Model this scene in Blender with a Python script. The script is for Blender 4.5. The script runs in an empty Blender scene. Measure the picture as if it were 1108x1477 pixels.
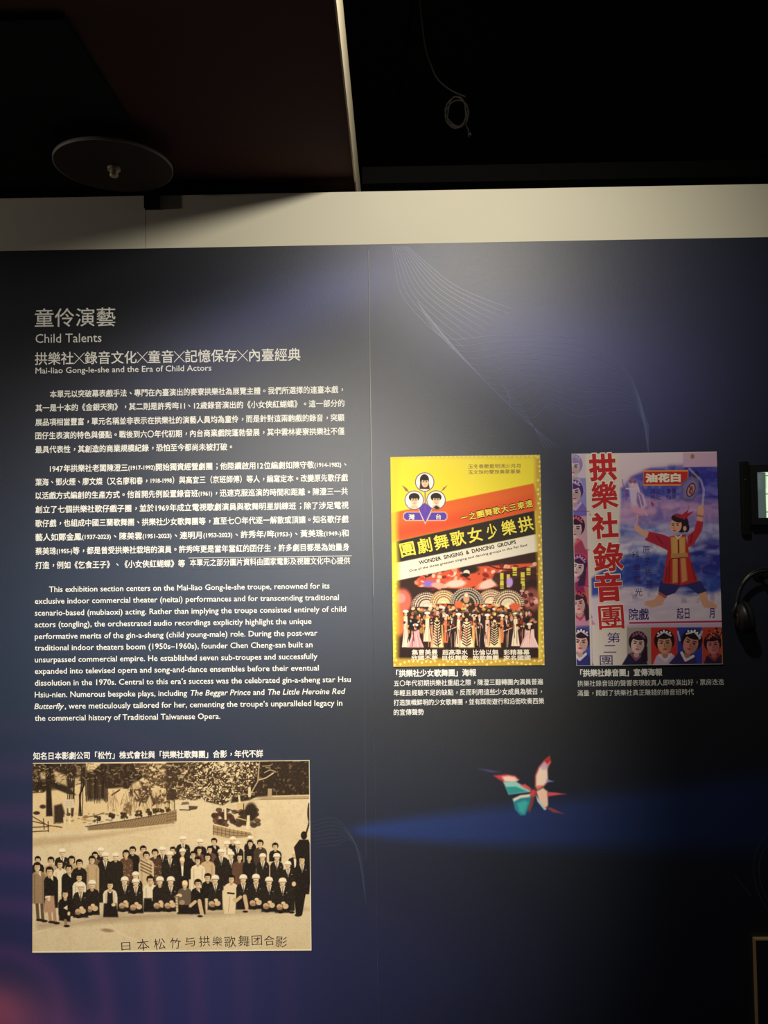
import bpy, bmesh, math, random, re
import numpy as np
from mathutils import Vector, Matrix
from mathutils.geometry import delaunay_2d_cdt

# ------------------------------------------------------------------ camera, world, light, exposure
F, DIST, EYE = 1199.0, 2.35, 1.52            # focal length in px of the 1108x1477 frame, metres to the wall, lens height
PITCH, YAW, ROLL = math.radians(2.2407), math.radians(0.7089), math.radians(-0.7904)
sc = bpy.context.scene
C = sc.collection


def basis():
    cp, sp, cy, sy, cr, sr = math.cos(PITCH), math.sin(PITCH), math.cos(YAW), math.sin(YAW), math.cos(ROLL), math.sin(ROLL)
    R, U, W = np.array([cy, sy, 0.]), np.array([0, 0, 1.]), np.array([-sy, cy, 0.])
    U, W = cp * U - sp * W, cp * W + sp * U
    R, U = cr * R + sr * U, cr * U - sr * R
    return R, U, W


CR, CU, CW = basis()
cam_data = bpy.data.cameras.new('camera')
cam = bpy.data.objects.new('camera', cam_data)
C.objects.link(cam)
cam_data.sensor_fit = 'HORIZONTAL'
cam_data.sensor_width = 36.0
cam_data.lens = F / 1108.0 * 36.0
cam_data.clip_start = 0.02
cam.matrix_world = Matrix(((CR[0], CU[0], -CW[0], 0), (CR[1], CU[1], -CW[1], -DIST), (CR[2], CU[2], -CW[2], EYE), (0, 0, 0, 1)))
sc.camera = cam

world = bpy.data.worlds.new('dark_room')
sc.world = world
world.use_nodes = True
world.node_tree.nodes['Background'].inputs[0].default_value = (1.0, 0.92, 0.85, 1)
world.node_tree.nodes['Background'].inputs[1].default_value = 0.022


def spot(name, loc, aim, energy, size, blend, color, radius=0.03):
    l = bpy.data.lights.new(name, 'SPOT')
    l.energy, l.spot_size, l.spot_blend, l.color, l.shadow_soft_size = energy, math.radians(size), blend, color, radius
    o = bpy.data.objects.new(name, l)
    C.objects.link(o)
    o.location = loc
    o.rotation_euler = (Vector(aim) - Vector(loc)).to_track_quat('-Z', 'Y').to_euler()
    return o


LAMPS = [((0.28, -1.20, 2.66), (0.05, 0.0, 2.0)), ((0.12, -2.80, 2.45), (-0.57, 0.0, 0.92)), ((-3.5, -0.9, 2.36), (-0.9, 0.0, 2.2))]
spot('near_lamp_light', LAMPS[0][0], LAMPS[0][1], 58, 130, 1.0, (1.0, 0.94, 0.80), 0.035)
spot('far_lamp_light', LAMPS[1][0], LAMPS[1][1], 560, 49, 1.0, (1.0, 0.93, 0.80), 0.04)

spot('side_fill_light', LAMPS[2][0], LAMPS[2][1], 34, 90, 1.0, (1.0, 0.88, 0.80), 0.06)  # added fill, no known source; lifts the shadowed left of the white band

sc.view_settings.view_transform = 'Standard'
sc.view_settings.look = 'None'
sc.view_settings.gamma = 1.0
sc.view_settings.exposure = 0.0
sc.view_settings.use_curve_mapping = False
sc.cycles.max_bounces = 6


# ------------------------------------------------------------------ helpers
def W(px, py, d=0.0):
    """Photo pixel -> (x, z) on the vertical plane d metres in front of the wall (y = -d)."""
    v = CW * F + CR * (px - 554.0) + CU * (738.5 - py)
    t = (DIST - d) / v[1]
    return v[0] * t, EYE + v[2] * t


def proj(x, z, d=0.0):
    """Arrays of wall points -> photo pixels."""
    px, py, pz = x, (DIST - d) + 0 * x, z - EYE
    a = px * CR[0] + py * CR[1] + pz * CR[2]
    b = px * CU[0] + py * CU[1] + pz * CU[2]
    c = px * CW[0] + py * CW[1] + pz * CW[2]
    return 554.0 + F * a / c, 738.5 - F * b / c


def lin(c):
    c = np.clip(np.asarray(c, float), 0, 1)
    return np.where(c <= 0.04045, c / 12.92, ((c + 0.055) / 1.055) ** 2.4)


def c8(r, g, b):
    return np.array([r, g, b], float) / 255.0


def material(name, rgb8=None, rough=0.6, spec=0.5, metal=0.0, attr=False, bump=0.0, bump_scale=400, noise=0.0, emit=0.0, noise_scale=20):
    m = bpy.data.materials.new(name)
    m.use_nodes = True
    nt = m.node_tree
    b = nt.nodes['Principled BSDF']
    b.inputs['Roughness'].default_value = rough
    b.inputs['Specular IOR Level'].default_value = spec
    b.inputs['Metallic'].default_value = metal
    if attr:
        a = nt.nodes.new('ShaderNodeAttribute')
        a.attribute_name = 'Col'
        nt.links.new(a.outputs['Color'], b.inputs['Base Color'])
        if emit:
            nt.links.new(a.outputs['Color'], b.inputs['Emission Color'])
            b.inputs['Emission Strength'].default_value = emit
    else:
        col = (*lin(np.array(rgb8) / 255.0), 1)
        b.inputs['Base Color'].default_value = col
        if noise:
            tc = nt.nodes.new('ShaderNodeTexCoord')
            n = nt.nodes.new('ShaderNodeTexNoise')
            n.inputs['Scale'].default_value = noise_scale
            n.inputs['Detail'].default_value = 6
            mx = nt.nodes.new('ShaderNodeMix')
            mx.data_type = 'RGBA'
            mx.inputs['A'].default_value = tuple(c * (1 - noise) for c in col[:3]) + (1,)
            mx.inputs['B'].default_value = tuple(min(1, c * (1 + noise)) for c in col[:3]) + (1,)
            nt.links.new(tc.outputs['Object'], n.inputs['Vector'])
            nt.links.new(n.outputs['Fac'], mx.inputs['Factor'])
            nt.links.new(mx.outputs['Result'], b.inputs['Base Color'])
    if bump:
        tc = nt.nodes.new('ShaderNodeTexCoord')
        n = nt.nodes.new('ShaderNodeTexNoise')
        n.inputs['Scale'].default_value = bump_scale
        n.inputs['Detail'].default_value = 3
        bp = nt.nodes.new('ShaderNodeBump')
        bp.inputs['Strength'].default_value = bump
        bp.inputs['Distance'].default_value = 0.001
        nt.links.new(tc.outputs['Object'], n.inputs['Vector'])
        nt.links.new(n.outputs['Fac'], bp.inputs['Height'])
        nt.links.new(bp.outputs['Normal'], b.inputs['Normal'])
    return m


M = dict(
    white_wall=material('white_wall_paint', (214, 208, 188), 0.7, 0.3, noise=0.03, noise_scale=6),
    black=material('black_paint', (9, 9, 9), 0.85, 0.2, noise=0.3),
    soffit=material('maroon_soffit', (70, 42, 38), 0.8, 0.2, noise=0.15),
    fascia=material('cream_fascia', (190, 178, 152), 0.7, 0.3, noise=0.05),
    panel=material('panel_print', rough=0.45, spec=0.9, attr=True, bump=0.35, bump_scale=900),
    art=material('matte_print', rough=0.6, spec=0.25, attr=True),
    photo=material('photo_print', rough=0.6, spec=0.2, attr=True),
    text=material('white_lettering', (236, 234, 228), 0.6, 0.2),
    line=material('wave_line_ink', (84, 95, 136), 0.43, 0.9),
    line_dim=material('dim_wave_line_ink', (50, 60, 80), 0.43, 0.9),
    board=material('foam_board_edge', (120, 112, 96), 0.8, 0.1),
    darkboard=material('dark_board_edge', (40, 38, 36), 0.8, 0.1),
    disc=material('disc_paint', (46, 28, 24), 0.7, 0.3, noise=0.1),
    discrim=material('disc_rim_paint', (150, 140, 126), 0.5, 0.4),  # edge highlight put into a rim colour paler than the plate
    bolt=material('bolt_brass', (206, 190, 160), 0.4, 0.5, metal=0.5),
    bracket=material('bracket_black', (6, 6, 6), 0.75, 0.2),
    seam=material('seam_edge', (122, 122, 110), 0.43, 0.9),
    plastic=material('black_plastic', (17, 17, 20), 0.45, 0.5),
    pad=material('ear_pad', (18, 18, 18), 0.8, 0.3),
    chrome=material('headphone_trim', (84, 76, 60), 0.3, 0.5, metal=0.8),
    screen=material('lit_screen', attr=True, rough=0.3, spec=0.4, emit=1.0),
    wood=material('wood_edge', (176, 146, 104), 0.6, 0.3),
    navyboard=material('navy_board_face', (26, 31, 50), 0.6, 0.3, noise=0.1),
    cable=material('cable_jacket', (32, 28, 20), 0.6, 0.3),
    ink=material('handwriting_ink', (38, 28, 22), 0.7, 0.1),
)


def tag(o, label=None, cat=None, group=None, kind=None):
    for k, v in (('label', label), ('category', cat), ('group', group), ('kind', kind)):
        if v:
            o[k] = v
    return o


def empty(name, loc, label, cat, group=None):
    o = bpy.data.objects.new(name, None)
    C.objects.link(o)
    o.location = loc
    o.empty_display_size = 0.05
    return tag(o, label, cat, group)


def link(name, me, mat, parent=None):
    o = bpy.data.objects.new(name, me)
    C.objects.link(o)
    if mat:
        me.materials.append(mat)
    if parent:
        o.parent = parent
        o.matrix_parent_inverse = Matrix.Translation(parent.location).inverted()
    return o


def mesh_obj(name, verts, faces, mat, parent=None, smooth=False):
    me = bpy.data.meshes.new(name)
    me.from_pydata([tuple(map(float, v)) for v in verts], [], faces)
    if smooth:
        me.polygons.foreach_set('use_smooth', [True] * len(me.polygons))
    me.update()
    return link(name, me, mat, parent)


def bm_obj(name, bm, mat, parent=None, smooth=False):
    me = bpy.data.meshes.new(name)
    bm.to_mesh(me)
    bm.free()
    if smooth:
        me.polygons.foreach_set('use_smooth', [True] * len(me.polygons))
    return link(name, me, mat, parent)


def box(name, lo, hi, mat, parent=None, bevel=0.0):
    bm = bmesh.new()
    bmesh.ops.create_cube(bm, size=1.0)
    for v in bm.verts:
        for k in range(3):
            v.co[k] = lo[k] if v.co[k] < 0 else hi[k]
    if bevel:
        bmesh.ops.bevel(bm, geom=bm.edges[:], offset=bevel, segments=2, affect='EDGES', profile=0.5)
    return bm_obj(name, bm, mat, parent)


def struct(o):
    o['kind'] = 'structure'
    return o


def smooth_path(pts, n=8):
    """Catmull-Rom through the points."""
    P = [np.array(p, float) for p in pts]
    P = [2 * P[0] - P[1]] + P + [2 * P[-1] - P[-2]]
    out = []
    for i in range(1, len(P) - 2):
        for k in range(n):
            t = k / n
            a, b, c, d = P[i - 1:i + 3]
            out.append(0.5 * (2 * b + (c - a) * t + (2 * a - 5 * b + 4 * c - d) * t * t + (3 * b - a - 3 * c + d) * t ** 3))
    out.append(P[-2])
    return out


def tube(pts, r, seg=8):
    """Verts and faces of a round tube along the points."""
    P = [Vector(p) for p in pts]
    vs, fs = [], []
    ref = Vector((0.13, 0.31, 0.94))
    for i, p in enumerate(P):
        t = (P[min(i + 1, len(P) - 1)] - P[max(i - 1, 0)]).normalized()
        u = t.cross(ref).normalized()
        v = t.cross(u)
        rr = r[i] if hasattr(r, '__len__') else r
        for k in range(seg):
            a = 2 * math.pi * k / seg
            vs.append(p + (u * math.cos(a) + v * math.sin(a)) * rr)
    for i in range(len(P) - 1):
        for k in range(seg):
            fs.append((i * seg + k, i * seg + (k + 1) % seg, (i + 1) * seg + (k + 1) % seg, (i + 1) * seg + k))
    fs.append(tuple(range(seg))[::-1])
    fs.append(tuple((len(P) - 1) * seg + k for k in range(seg)))
    return vs, fs


def lathe(profile, seg=48):
    """Profile of (r, z) turned about the z axis."""
    vs, fs = [], []
    for r, z in profile:
        for k in range(seg):
            a = 2 * math.pi * k / seg
            vs.append((r * math.cos(a), r * math.sin(a), z))
    n = len(profile)
    for i in range(n - 1):
        for k in range(seg):
            fs.append((i * seg + k, i * seg + (k + 1) % seg, (i + 1) * seg + (k + 1) % seg, (i + 1) * seg + k))
    fs.append(tuple(range(seg))[::-1])
    fs.append(tuple((n - 1) * seg + k for k in range(seg)))
    return vs, fs


# ------------------------------------------------------------------ print painting (ink colours of printed things)
class Canvas:
    """A print: a grid of ink colours over a rectangle of the wall; shapes are drawn in photo or crop pixels."""

    def __init__(s, x0, x1, z0, z1, nx, nz, d, base=(1, 1, 1)):
        s.x0, s.x1, s.z0, s.z1, s.nx, s.nz, s.d = x0, x1, z0, z1, nx, nz, d
        xs, zs = np.meshgrid(np.linspace(x0, x1, nx), np.linspace(z1, z0, nz))
        s.xs, s.zs = xs, zs
        s.X, s.Y = proj(xs, zs, d)
        s.a = np.empty((nz, nx, 3))
        s.a[:] = np.array(base)
        s.step = (x1 - x0) / (nx - 1) * F / DIST   # photo px per grid step
        s.T = (0, 0, 1)

    def view(s, ox, oy, k):
        s.T = (ox, oy, k)

    def _p(s, x, y):
        return s.T[0] + x / s.T[2], s.T[1] + y / s.T[2]

    def _win(s, xa, xb, ya, yb):
        m = 2.5 * s.step + 1.5
        X, Y = s.X, s.Y
        c0 = np.searchsorted(X[s.nz // 2], xa - m - 8)
        c1 = np.searchsorted(X[s.nz // 2], xb + m + 8)
        r0 = np.searchsorted(Y[:, s.nx // 2], ya - m - 5)
        r1 = np.searchsorted(Y[:, s.nx // 2], yb + m + 5)
        return slice(max(r0, 0), max(r1, 0)), slice(max(c0, 0), max(c1, 0))

    def _mix(s, w, al, col):
        if al.size == 0:
            return
        col = np.asarray(col, float)
        col = col / 255.0 if col.max() > 1.001 else col
        s.a[w] = s.a[w] * (1 - al[..., None]) + col * al[..., None]

    def ell(s, x, y, rx, ry, col, rot=0.0, soft=0.0, op=1.0, arc=None):
        x, y = s._p(x, y)
        rx, ry = max(rx / s.T[2], .2), max(ry / s.T[2], .2)
        R = max(rx, ry) * (1 + soft)
        w = s._win(x - R, x + R, y - R, y + R)
        dx, dy = s.X[w] - x, s.Y[w] - y
        c, n = math.cos(rot), math.sin(rot)
        u, v = (dx * c + dy * n) / rx, (-dx * n + dy * c) / ry
        q = np.sqrt(u * u + v * v)
        if soft:
            al = np.clip((1 + soft - q) / (2 * soft), 0, 1)
            al = al * al * (3 - 2 * al)
        else:
            al = np.clip(0.5 + (1 - q) * min(rx, ry) / s.step, 0, 1)
        if arc == 'up':
            al = al * np.clip(0.5 - v * ry / s.step, 0, 1)
        s._mix(w, al * op, col)

    def poly(s, pts, col, soft=0.0, op=1.0):
        P = np.array([s._p(*p) for p in pts])
        if soft:
            soft = soft / s.T[2]
        m = soft
        w = s._win(P[:, 0].min() - m, P[:, 0].max() + m, P[:, 1].min() - m, P[:, 1].max() + m)
        X, Y = s.X[w], s.Y[w]
        if X.size == 0:
            return
        inside = np.zeros(X.shape, bool)
        dist = np.full(X.shape, 1e9)
        for (ax, ay), (bx, by) in zip(P, np.roll(P, -1, 0)):
            if ay != by:
                cr = ((ay > Y) != (by > Y)) & (X < (bx - ax) * (Y - ay) / (by - ay) + ax)
                inside ^= cr
            L2 = (bx - ax) ** 2 + (by - ay) ** 2 + 1e-12
            t = np.clip(((X - ax) * (bx - ax) + (Y - ay) * (by - ay)) / L2, 0, 1)
            dist = np.minimum(dist, (X - ax - t * (bx - ax)) ** 2 + (Y - ay - t * (by - ay)) ** 2)
        sd = np.sqrt(dist) * np.where(inside, 1, -1)
        al = np.clip(0.5 + sd / (soft * 2 if soft else s.step), 0, 1)
        s._mix(w, al * op, col)

    def line(s, pts, wd, col, op=1.0, soft=0.0):
        P = np.array([s._p(*p) for p in pts])
        wd = wd / s.T[2] / 2
        m = wd + soft
        w = s._win(P[:, 0].min() - m, P[:, 0].max() + m, P[:, 1].min() - m, P[:, 1].max() + m)
        X, Y = s.X[w], s.Y[w]
        if X.size == 0:
            return
        dist = np.full(X.shape, 1e9)
        for (ax, ay), (bx, by) in zip(P[:-1], P[1:]):
            L2 = (bx - ax) ** 2 + (by - ay) ** 2 + 1e-12
            t = np.clip(((X - ax) * (bx - ax) + (Y - ay) * (by - ay)) / L2, 0, 1)
            dist = np.minimum(dist, (X - ax - t * (bx - ax)) ** 2 + (Y - ay - t * (by - ay)) ** 2)
        al = np.clip(0.5 + (wd - np.sqrt(dist)) / max(s.step, soft), 0, 1)
        s._mix(w, al * op, col)

    def noise(s, seed, cell):
        """Smooth value noise 0..1 with blobs of about `cell` photo px."""
        r = np.random.RandomState(seed)
        g = r.rand(int(s.nz * s.step / cell) + 4, int(s.nx * s.step / cell) + 4)
        u, v = np.arange(s.nx) * s.step / cell, np.arange(s.nz) * s.step / cell
        iu, iv = u.astype(int), v.astype(int)
        fu, fv = u - iu, v - iv
        fu, fv = fu * fu * (3 - 2 * fu), fv * fv * (3 - 2 * fv)
        A = g[np.ix_(iv, iu)] * (1 - fu) + g[np.ix_(iv, iu + 1)] * fu
        B = g[np.ix_(iv + 1, iu)] * (1 - fu) + g[np.ix_(iv + 1, iu + 1)] * fu
        return A * (1 - fv)[:, None] + B * fv[:, None]

    def fill(s, al, col):
        col = np.asarray(col, float)
        col = col / 255.0 if col.max() > 1.001 else col
        s.a = s.a * (1 - al[..., None]) + col * al[..., None]

    def build(s, name, mat, parent=None, thick=0.0, edge=None):
        nx, nz = s.nx, s.nz
        n = nx * nz
        co = np.empty((n, 3))
        co[:, 0], co[:, 1], co[:, 2] = s.xs.ravel(), -s.d, s.zs.ravel()
        i = np.arange(n).reshape(nz, nx)
        q = np.stack([i[1:, :-1], i[1:, 1:], i[:-1, 1:], i[:-1, :-1]], -1).reshape(-1)
        me = bpy.data.meshes.new(name)
        me.vertices.add(n)
        me.vertices.foreach_set('co', co.ravel())
        nf = (nx - 1) * (nz - 1)
        me.loops.add(nf * 4)
        me.loops.foreach_set('vertex_index', q.astype(np.int32))
        me.polygons.add(nf)
        me.polygons.foreach_set('loop_start', np.arange(0, nf * 4, 4, dtype=np.int32))
        me.update(calc_edges=True)
        at = me.color_attributes.new('Col', 'FLOAT_COLOR', 'POINT')
        rgba = np.ones((n, 4), np.float32)
        rgba[:, :3] = lin(s.a).reshape(-1, 3)
        at.data.foreach_set('color', rgba.ravel())
        return link(name, me, mat, parent)


# ------------------------------------------------------------------ lettering
_glyph = {}


def outline_fill(verts, loops, bold):
    """Fill closed outlines by the non-zero rule (overlapping strokes stay solid); bold moves the outline outward."""
    pts, seg, V = [], [], []
    areas = [(lambda q: 0.5 * float((q[:, 0] * np.roll(q[:, 1], -1) - np.roll(q[:, 0], -1) * q[:, 1]).sum()))(verts[lp]) for lp in loops]
    if areas[int(np.argmax(np.abs(areas)))] > 0:
        bold = -bold
    for lp in loops:
        p = verts[lp]
        if bold:
            e = np.roll(p, -1, 0) - p
            e /= np.linalg.norm(e, axis=1)[:, None] + 1e-9
            n = np.stack([-e[:, 1], e[:, 0]], 1)
            m = n + np.roll(n, 1, 0)
            m /= np.maximum((m * n).sum(1), 0.35)[:, None] + 1e-9
            p = p + m * bold
        o = len(V)
        k = len(p)
        V += [Vector(q) for q in p.tolist()]
        seg += [(o + i, o + (i + 1) % k) for i in range(k)]
        pts.append(p)
    r = delaunay_2d_cdt(V, seg, [], 0, 1e-6)
    tv = np.array([list(v) for v in r[0]])
    tf = [t for t in r[2]]
    cen = np.array([tv[list(t)].mean(0) for t in tf])
    A = np.concatenate(pts)
    B = np.concatenate([np.roll(p, -1, 0) for p in pts])
    cx, cy = cen[:, :1], cen[:, 1:]
    up = (A[:, 1] <= cy) & (B[:, 1] > cy)
    dn = (A[:, 1] > cy) & (B[:, 1] <= cy)
    side = (B[:, 0] - A[:, 0]) * (cy - A[:, 1]) - (cx - A[:, 0]) * (B[:, 1] - A[:, 1])
    wn = (up & (side > 0)).sum(1) - (dn & (side < 0)).sum(1)
    return tv, [tuple(t) for t, w in zip(tf, wn) if w != 0]


def glyphs(body, bold=0.0, shear=0.0):
    """Outline of a run of characters as (verts Nx2, faces)."""
    key = (body, bold, shear)
    if key in _glyph:
        return _glyph[key]
    cu = bpy.data.curves.new('glyph_run', 'FONT')
    cu.body = body
    cu.resolution_u = 2
    cu.shear = shear
    cu.dimensions = '3D'
    ob = bpy.data.objects.new('glyph_run', cu)
    C.objects.link(ob)
    bpy.context.view_layer.update()
    c2 = ob.to_curve(bpy.context.evaluated_depsgraph_get()).copy()
    c2.dimensions = '3D'
    o2 = bpy.data.objects.new('glyph_outline', c2)
    C.objects.link(o2)
    bpy.context.view_layer.update()
    me = bpy.data.meshes.new_from_object(o2.evaluated_get(bpy.context.evaluated_depsgraph_get()))
    n = len(me.vertices)
    v = np.empty(n * 3)
    me.vertices.foreach_get('co', v)
    v = v.reshape(-1, 3)[:, :2].copy()
    nxt = {}
    for e in me.edges:
        a, b = e.vertices
        nxt.setdefault(a, []).append(b)
        nxt.setdefault(b, []).append(a)
    loops, seen = [], set()
    for i in range(n):
        if i in seen or i not in nxt:
            continue
        lp, cur, prev = [i], i, None
        seen.add(i)
        while True:
            cand = [q for q in nxt[cur] if q not in seen]
            if not cand:
                break
            cur = cur + 1 if cur + 1 in cand else cand[0]
            seen.add(cur)
            lp.append(cur)
        if len(lp) > 2:
            loops.append(lp)
    bpy.data.objects.remove(ob)
    bpy.data.objects.remove(o2)
    bpy.data.curves.remove(cu)
    bpy.data.curves.remove(c2)
    bpy.data.meshes.remove(me)
    out = outline_fill(v, loops, bold) if loops else (np.zeros((0, 2)), [])
    _glyph[key] = out
    return out


class Lettering:
    def __init__(s, d):
        s.d, s.v, s.f, s.k = d, [], [], 0

    def add(s, segs, x0, x1, y, size, bold=0.0, mid=0.38, rot=0.0):
        """One line: segs is a str or [(str, relative size[, shear])]; spans photo px x0..x1, y = centre of the letters, size = em in photo px."""
        if isinstance(segs, str):
            segs = [(segs, 1.0)]
        runs, cur = [], 0.0
        for sg in segs:
            t, k = sg[0], sg[1]
            sh = sg[2] if len(sg) > 2 else 0.0
            for piece in re.findall(r'[\u2100-\uffff]|[^\u2100-\uffff]+', t):
                wide = len(piece) == 1 and ord(piece) >= 0x2100
                v, f = glyphs(piece, bold / k, sh)
                w = 1.0 if wide else 0.3
                if len(v):
                    if not wide:
                        w = v[:, 0].max() + (0.3 if piece.endswith(' ') else 0.06)
                    v = v * k
                    if piece in '，。、；':
                        v = v + np.array([0.32, 0.27 if piece != '；' else 0.1]) * k
                    v[:, 0] += cur
                    v[:, 1] += (1 - k) * 0.3
                    runs.append((v, f))
                cur += w * k
        allv = np.concatenate([r[0] for r in runs])
        mn, mx = allv[:, 0].min(), allv[:, 0].max()
        X0, Z = W(x0, y, s.d)
        X1, _ = W(x1, y, s.d)
        k = size / F * (DIST - s.d)
        sx = (X1 - X0) / (mx - mn)
        cx, cz = (X0 + X1) / 2, Z
        s.k += 1
        dep = s.d + 1.2e-5 * (s.k % 12)
        for v, f in runs:
            x = X0 + (v[:, 0] - mn) * sx
            z = Z + (v[:, 1] - mid) * k
            if rot:
                c, n = math.cos(rot), math.sin(rot)
                x, z = cx + (x - cx) * c - (z - cz) * n, cz + (x - cx) * n + (z - cz) * c
            off = sum(len(q) for q in s.v)
            s.v.append(np.stack([x, np.full(len(x), -dep), z], 1))
            s.f += [tuple(i + off for i in p) for p in f]

    def quad(s, pts):
        off = sum(len(q) for q in s.v)
        s.v.append(np.array([(W(px, py, s.d)[0], -s.d, W(px, py, s.d)[1]) for px, py in pts]))
        s.f.append(tuple(range(off, off + len(pts))))

    def build(s, name, mat, parent):
        return mesh_obj(name, np.concatenate(s.v), s.f, mat, parent)


def ribbon(name, paths, wd, d, mat, parent):
    """Thin printed lines on the plane y = -d; paths are photo-px polylines."""
    vs, fs = [], []
    for path in paths:
        P = [np.array(W(*p, d)) for p in smooth_path(path, 10)]
        h = wd / F * DIST / 2
        b = len(vs)
        dd = d + 1.2e-5 * (len(fs) // 20 % 11)
        for i, p in enumerate(P):
            t = P[min(i + 1, len(P) - 1)] - P[max(i - 1, 0)]
            t = t / (np.linalg.norm(t) + 1e-9)
            n = np.array([-t[1], t[0]]) * h
            vs += [(p[0] + n[0], -dd, p[1] + n[1]), (p[0] - n[0], -dd, p[1] - n[1])]
        fs += [(b + 2 * i, b + 2 * i + 1, b + 2 * i + 3, b + 2 * i + 2) for i in range(len(P) - 1)]
    return mesh_obj(name, vs, fs, mat, parent)


# ------------------------------------------------------------------ the room
WALL_TOP = 2.534
PANEL_TOP = 2.378
JOINT = -0.704
struct(box('floor', (-4, -4.5, -0.05), (4, 2.0, 0.0), M['black']))
struct(box('ceiling', (-4, -4.5, 3.4), (4, 2.0, 3.45), M['black']))
struct(box('wall_rear', (-4, 1.9, 0.0), (4, 2.0, 3.4), M['black']))
struct(box('wall_back', (-4, 0.0, 0.0), (JOINT - 0.0008, 0.10, WALL_TOP), M['white_wall']))
struct(box('wall_back', (JOINT + 0.0008, 0.0, 0.0), (4, 0.10, WALL_TOP), M['white_wall']))
# lowered soffit on the left: maroon underside, cream side towards the open black ceiling
sx = -0.097
soff = struct(box('ceiling_soffit', (-4, -4.4, 2.575), (sx - 0.004, 1.85, 2.72), M['soffit']))
struct(box('trim_1', (sx - 0.004, -4.4, 2.56), (sx, 1.85, 2.712), M['fascia']))
struct(box('trim_2', (sx, 0.55, 2.80), (4, 0.62, 2.86), M['black']))
struct(box('ceiling_recess_panel', (-2.6, -0.763, 2.560), (-0.635, 0.42, 2.575), M['black']))


# ------------------------------------------------------------------ the two printed panels
def panel_ink(X, Y):
    """Printed artwork of the panels: dark navy with a few soft coloured shapes (ink colours, photo px coordinates)."""
    a = np.empty(X.shape + (3,))
    a[:] = c8(15, 20, 36)

    def glow(x, y, rx, ry, rot, col, op, p=1.0):
        c, n = math.cos(rot), math.sin(rot)
        u, v = ((X - x) * c + (Y - y) * n) / rx, (-(X - x) * n + (Y - y) * c) / ry
        al = (np.exp(-(u * u + v * v) ** p) * op)[..., None]
        a[:] = a * (1 - al) + c8(*col) * al

    glow(250, 900, 520, 300, -0.3, (42, 62, 90), 0.75)
    glow(40, 400, 240, 160, 0, (10, 13, 20), 0.9)
    glow(470, 425, 190, 52, -0.35, (84, 88, 150), 0.75)
    glow(300, 520, 160, 70, -0.5, (50, 54, 105), 0.45)
    glow(980, 500, 240, 210, 0, (34, 36, 78), 0.7)
    glow(780, 500, 200, 80, 0.22, (76, 80, 150), 0.75)
    glow(905, 600, 120, 80, 0.2, (58, 60, 124), 0.6)
    glow(860, 1030, 400, 70, 0, (16, 18, 24), 0.85)
    # blue lens-shaped beam with a crisp tip on the left
    t = np.clip((X - 490) / 620.0, 0, 1.3)
    top = 1196 - 100 * np.sqrt(np.clip(t, 0, 1)) * (0.55 + 0.45 * t)
    bot = 1200 + 52 * np.sqrt(np.clip(t, 0, 1))
    al = np.clip((Y - top) / (14 + 26 * t), 0, 1) * np.clip((bot - Y) / (12 + 34 * t), 0, 1) * (X > 490) * np.clip((X - 490) / 30, 0, 1)
    al = (al * (0.95 - 0.38 * t))[..., None]
    a[:] = a * (1 - al) + c8(22, 48, 112) * al
    glow(330, 1440, 260, 190, 0, (46, 46, 106), 0.75)
    glow(560, 1420, 260, 120, 0, (26, 30, 70), 0.6)
    # broad curved plum bands in the lower left corner
    r = (np.abs(X + 40) ** 3 + np.abs(Y - 1500) ** 3) ** (1 / 3)
    band = np.clip(np.sin(r / 10.5 + 1.85) * 0.5 + 0.5, 0, 1) ** 2
    wgt = np.clip((Y - 1010) / 220, 0, 1) * np.clip((480 - X) / 330, 0, 1)
    al = (band * wgt * 0.45)[..., None]
    a[:] = a * (1 - al) + c8(104, 50, 88) * al
    al = (wgt * 0.45)[..., None]
    a[:] = a * (1 - al) + c8(44, 44, 108) * al
    glow(-6, 1466, 78, 50, 0.25, (170, 76, 88), 0.7)
    glow(90, 1500, 110, 50, 0.25, (100, 60, 110), 0.5)
    return a


SEAM_X = W(531.5, 400)[0]
PT = 0.006
panels = []
for nm, xa, xb, lab in (('exhibition_panel', -1.75, SEAM_X - 0.0002, 'dark navy printed wall panel carrying the heading and long text columns, left of the seam'),
                        ('exhibition_panel', SEAM_X + 0.0002, 1.85, 'dark navy printed wall panel with a butterfly and blue beam, right of the seam')):
    root = empty(nm, ((xa + xb) / 2, -0.001, 0.02), lab, 'exhibition panel', 'printed exhibition panels')
    cv = Canvas(xa, xb, 0.02, PANEL_TOP, int((xb - xa) / 0.007), 337, PT)
    cv.a = panel_ink(cv.X, cv.Y)
    cv.build('printed_face', M['panel'], root)
    box('board', (xa, -PT + 0.0002, 0.02), (xb, -0.001, PANEL_TOP), M['darkboard'], root)
    panels.append(root)
LEFT, RIGHT = panels
TD = PT + 0.0004
ribbon('seam_edge', [[(531.7, 361), (535, 600), (539, 860)]], 0.7, TD, M['seam'], RIGHT)
ribbon('joint_line', [[(522.5, 676), (525, 870), (528, 1240)]], 0.6, TD, M['line_dim'], LEFT)

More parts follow.
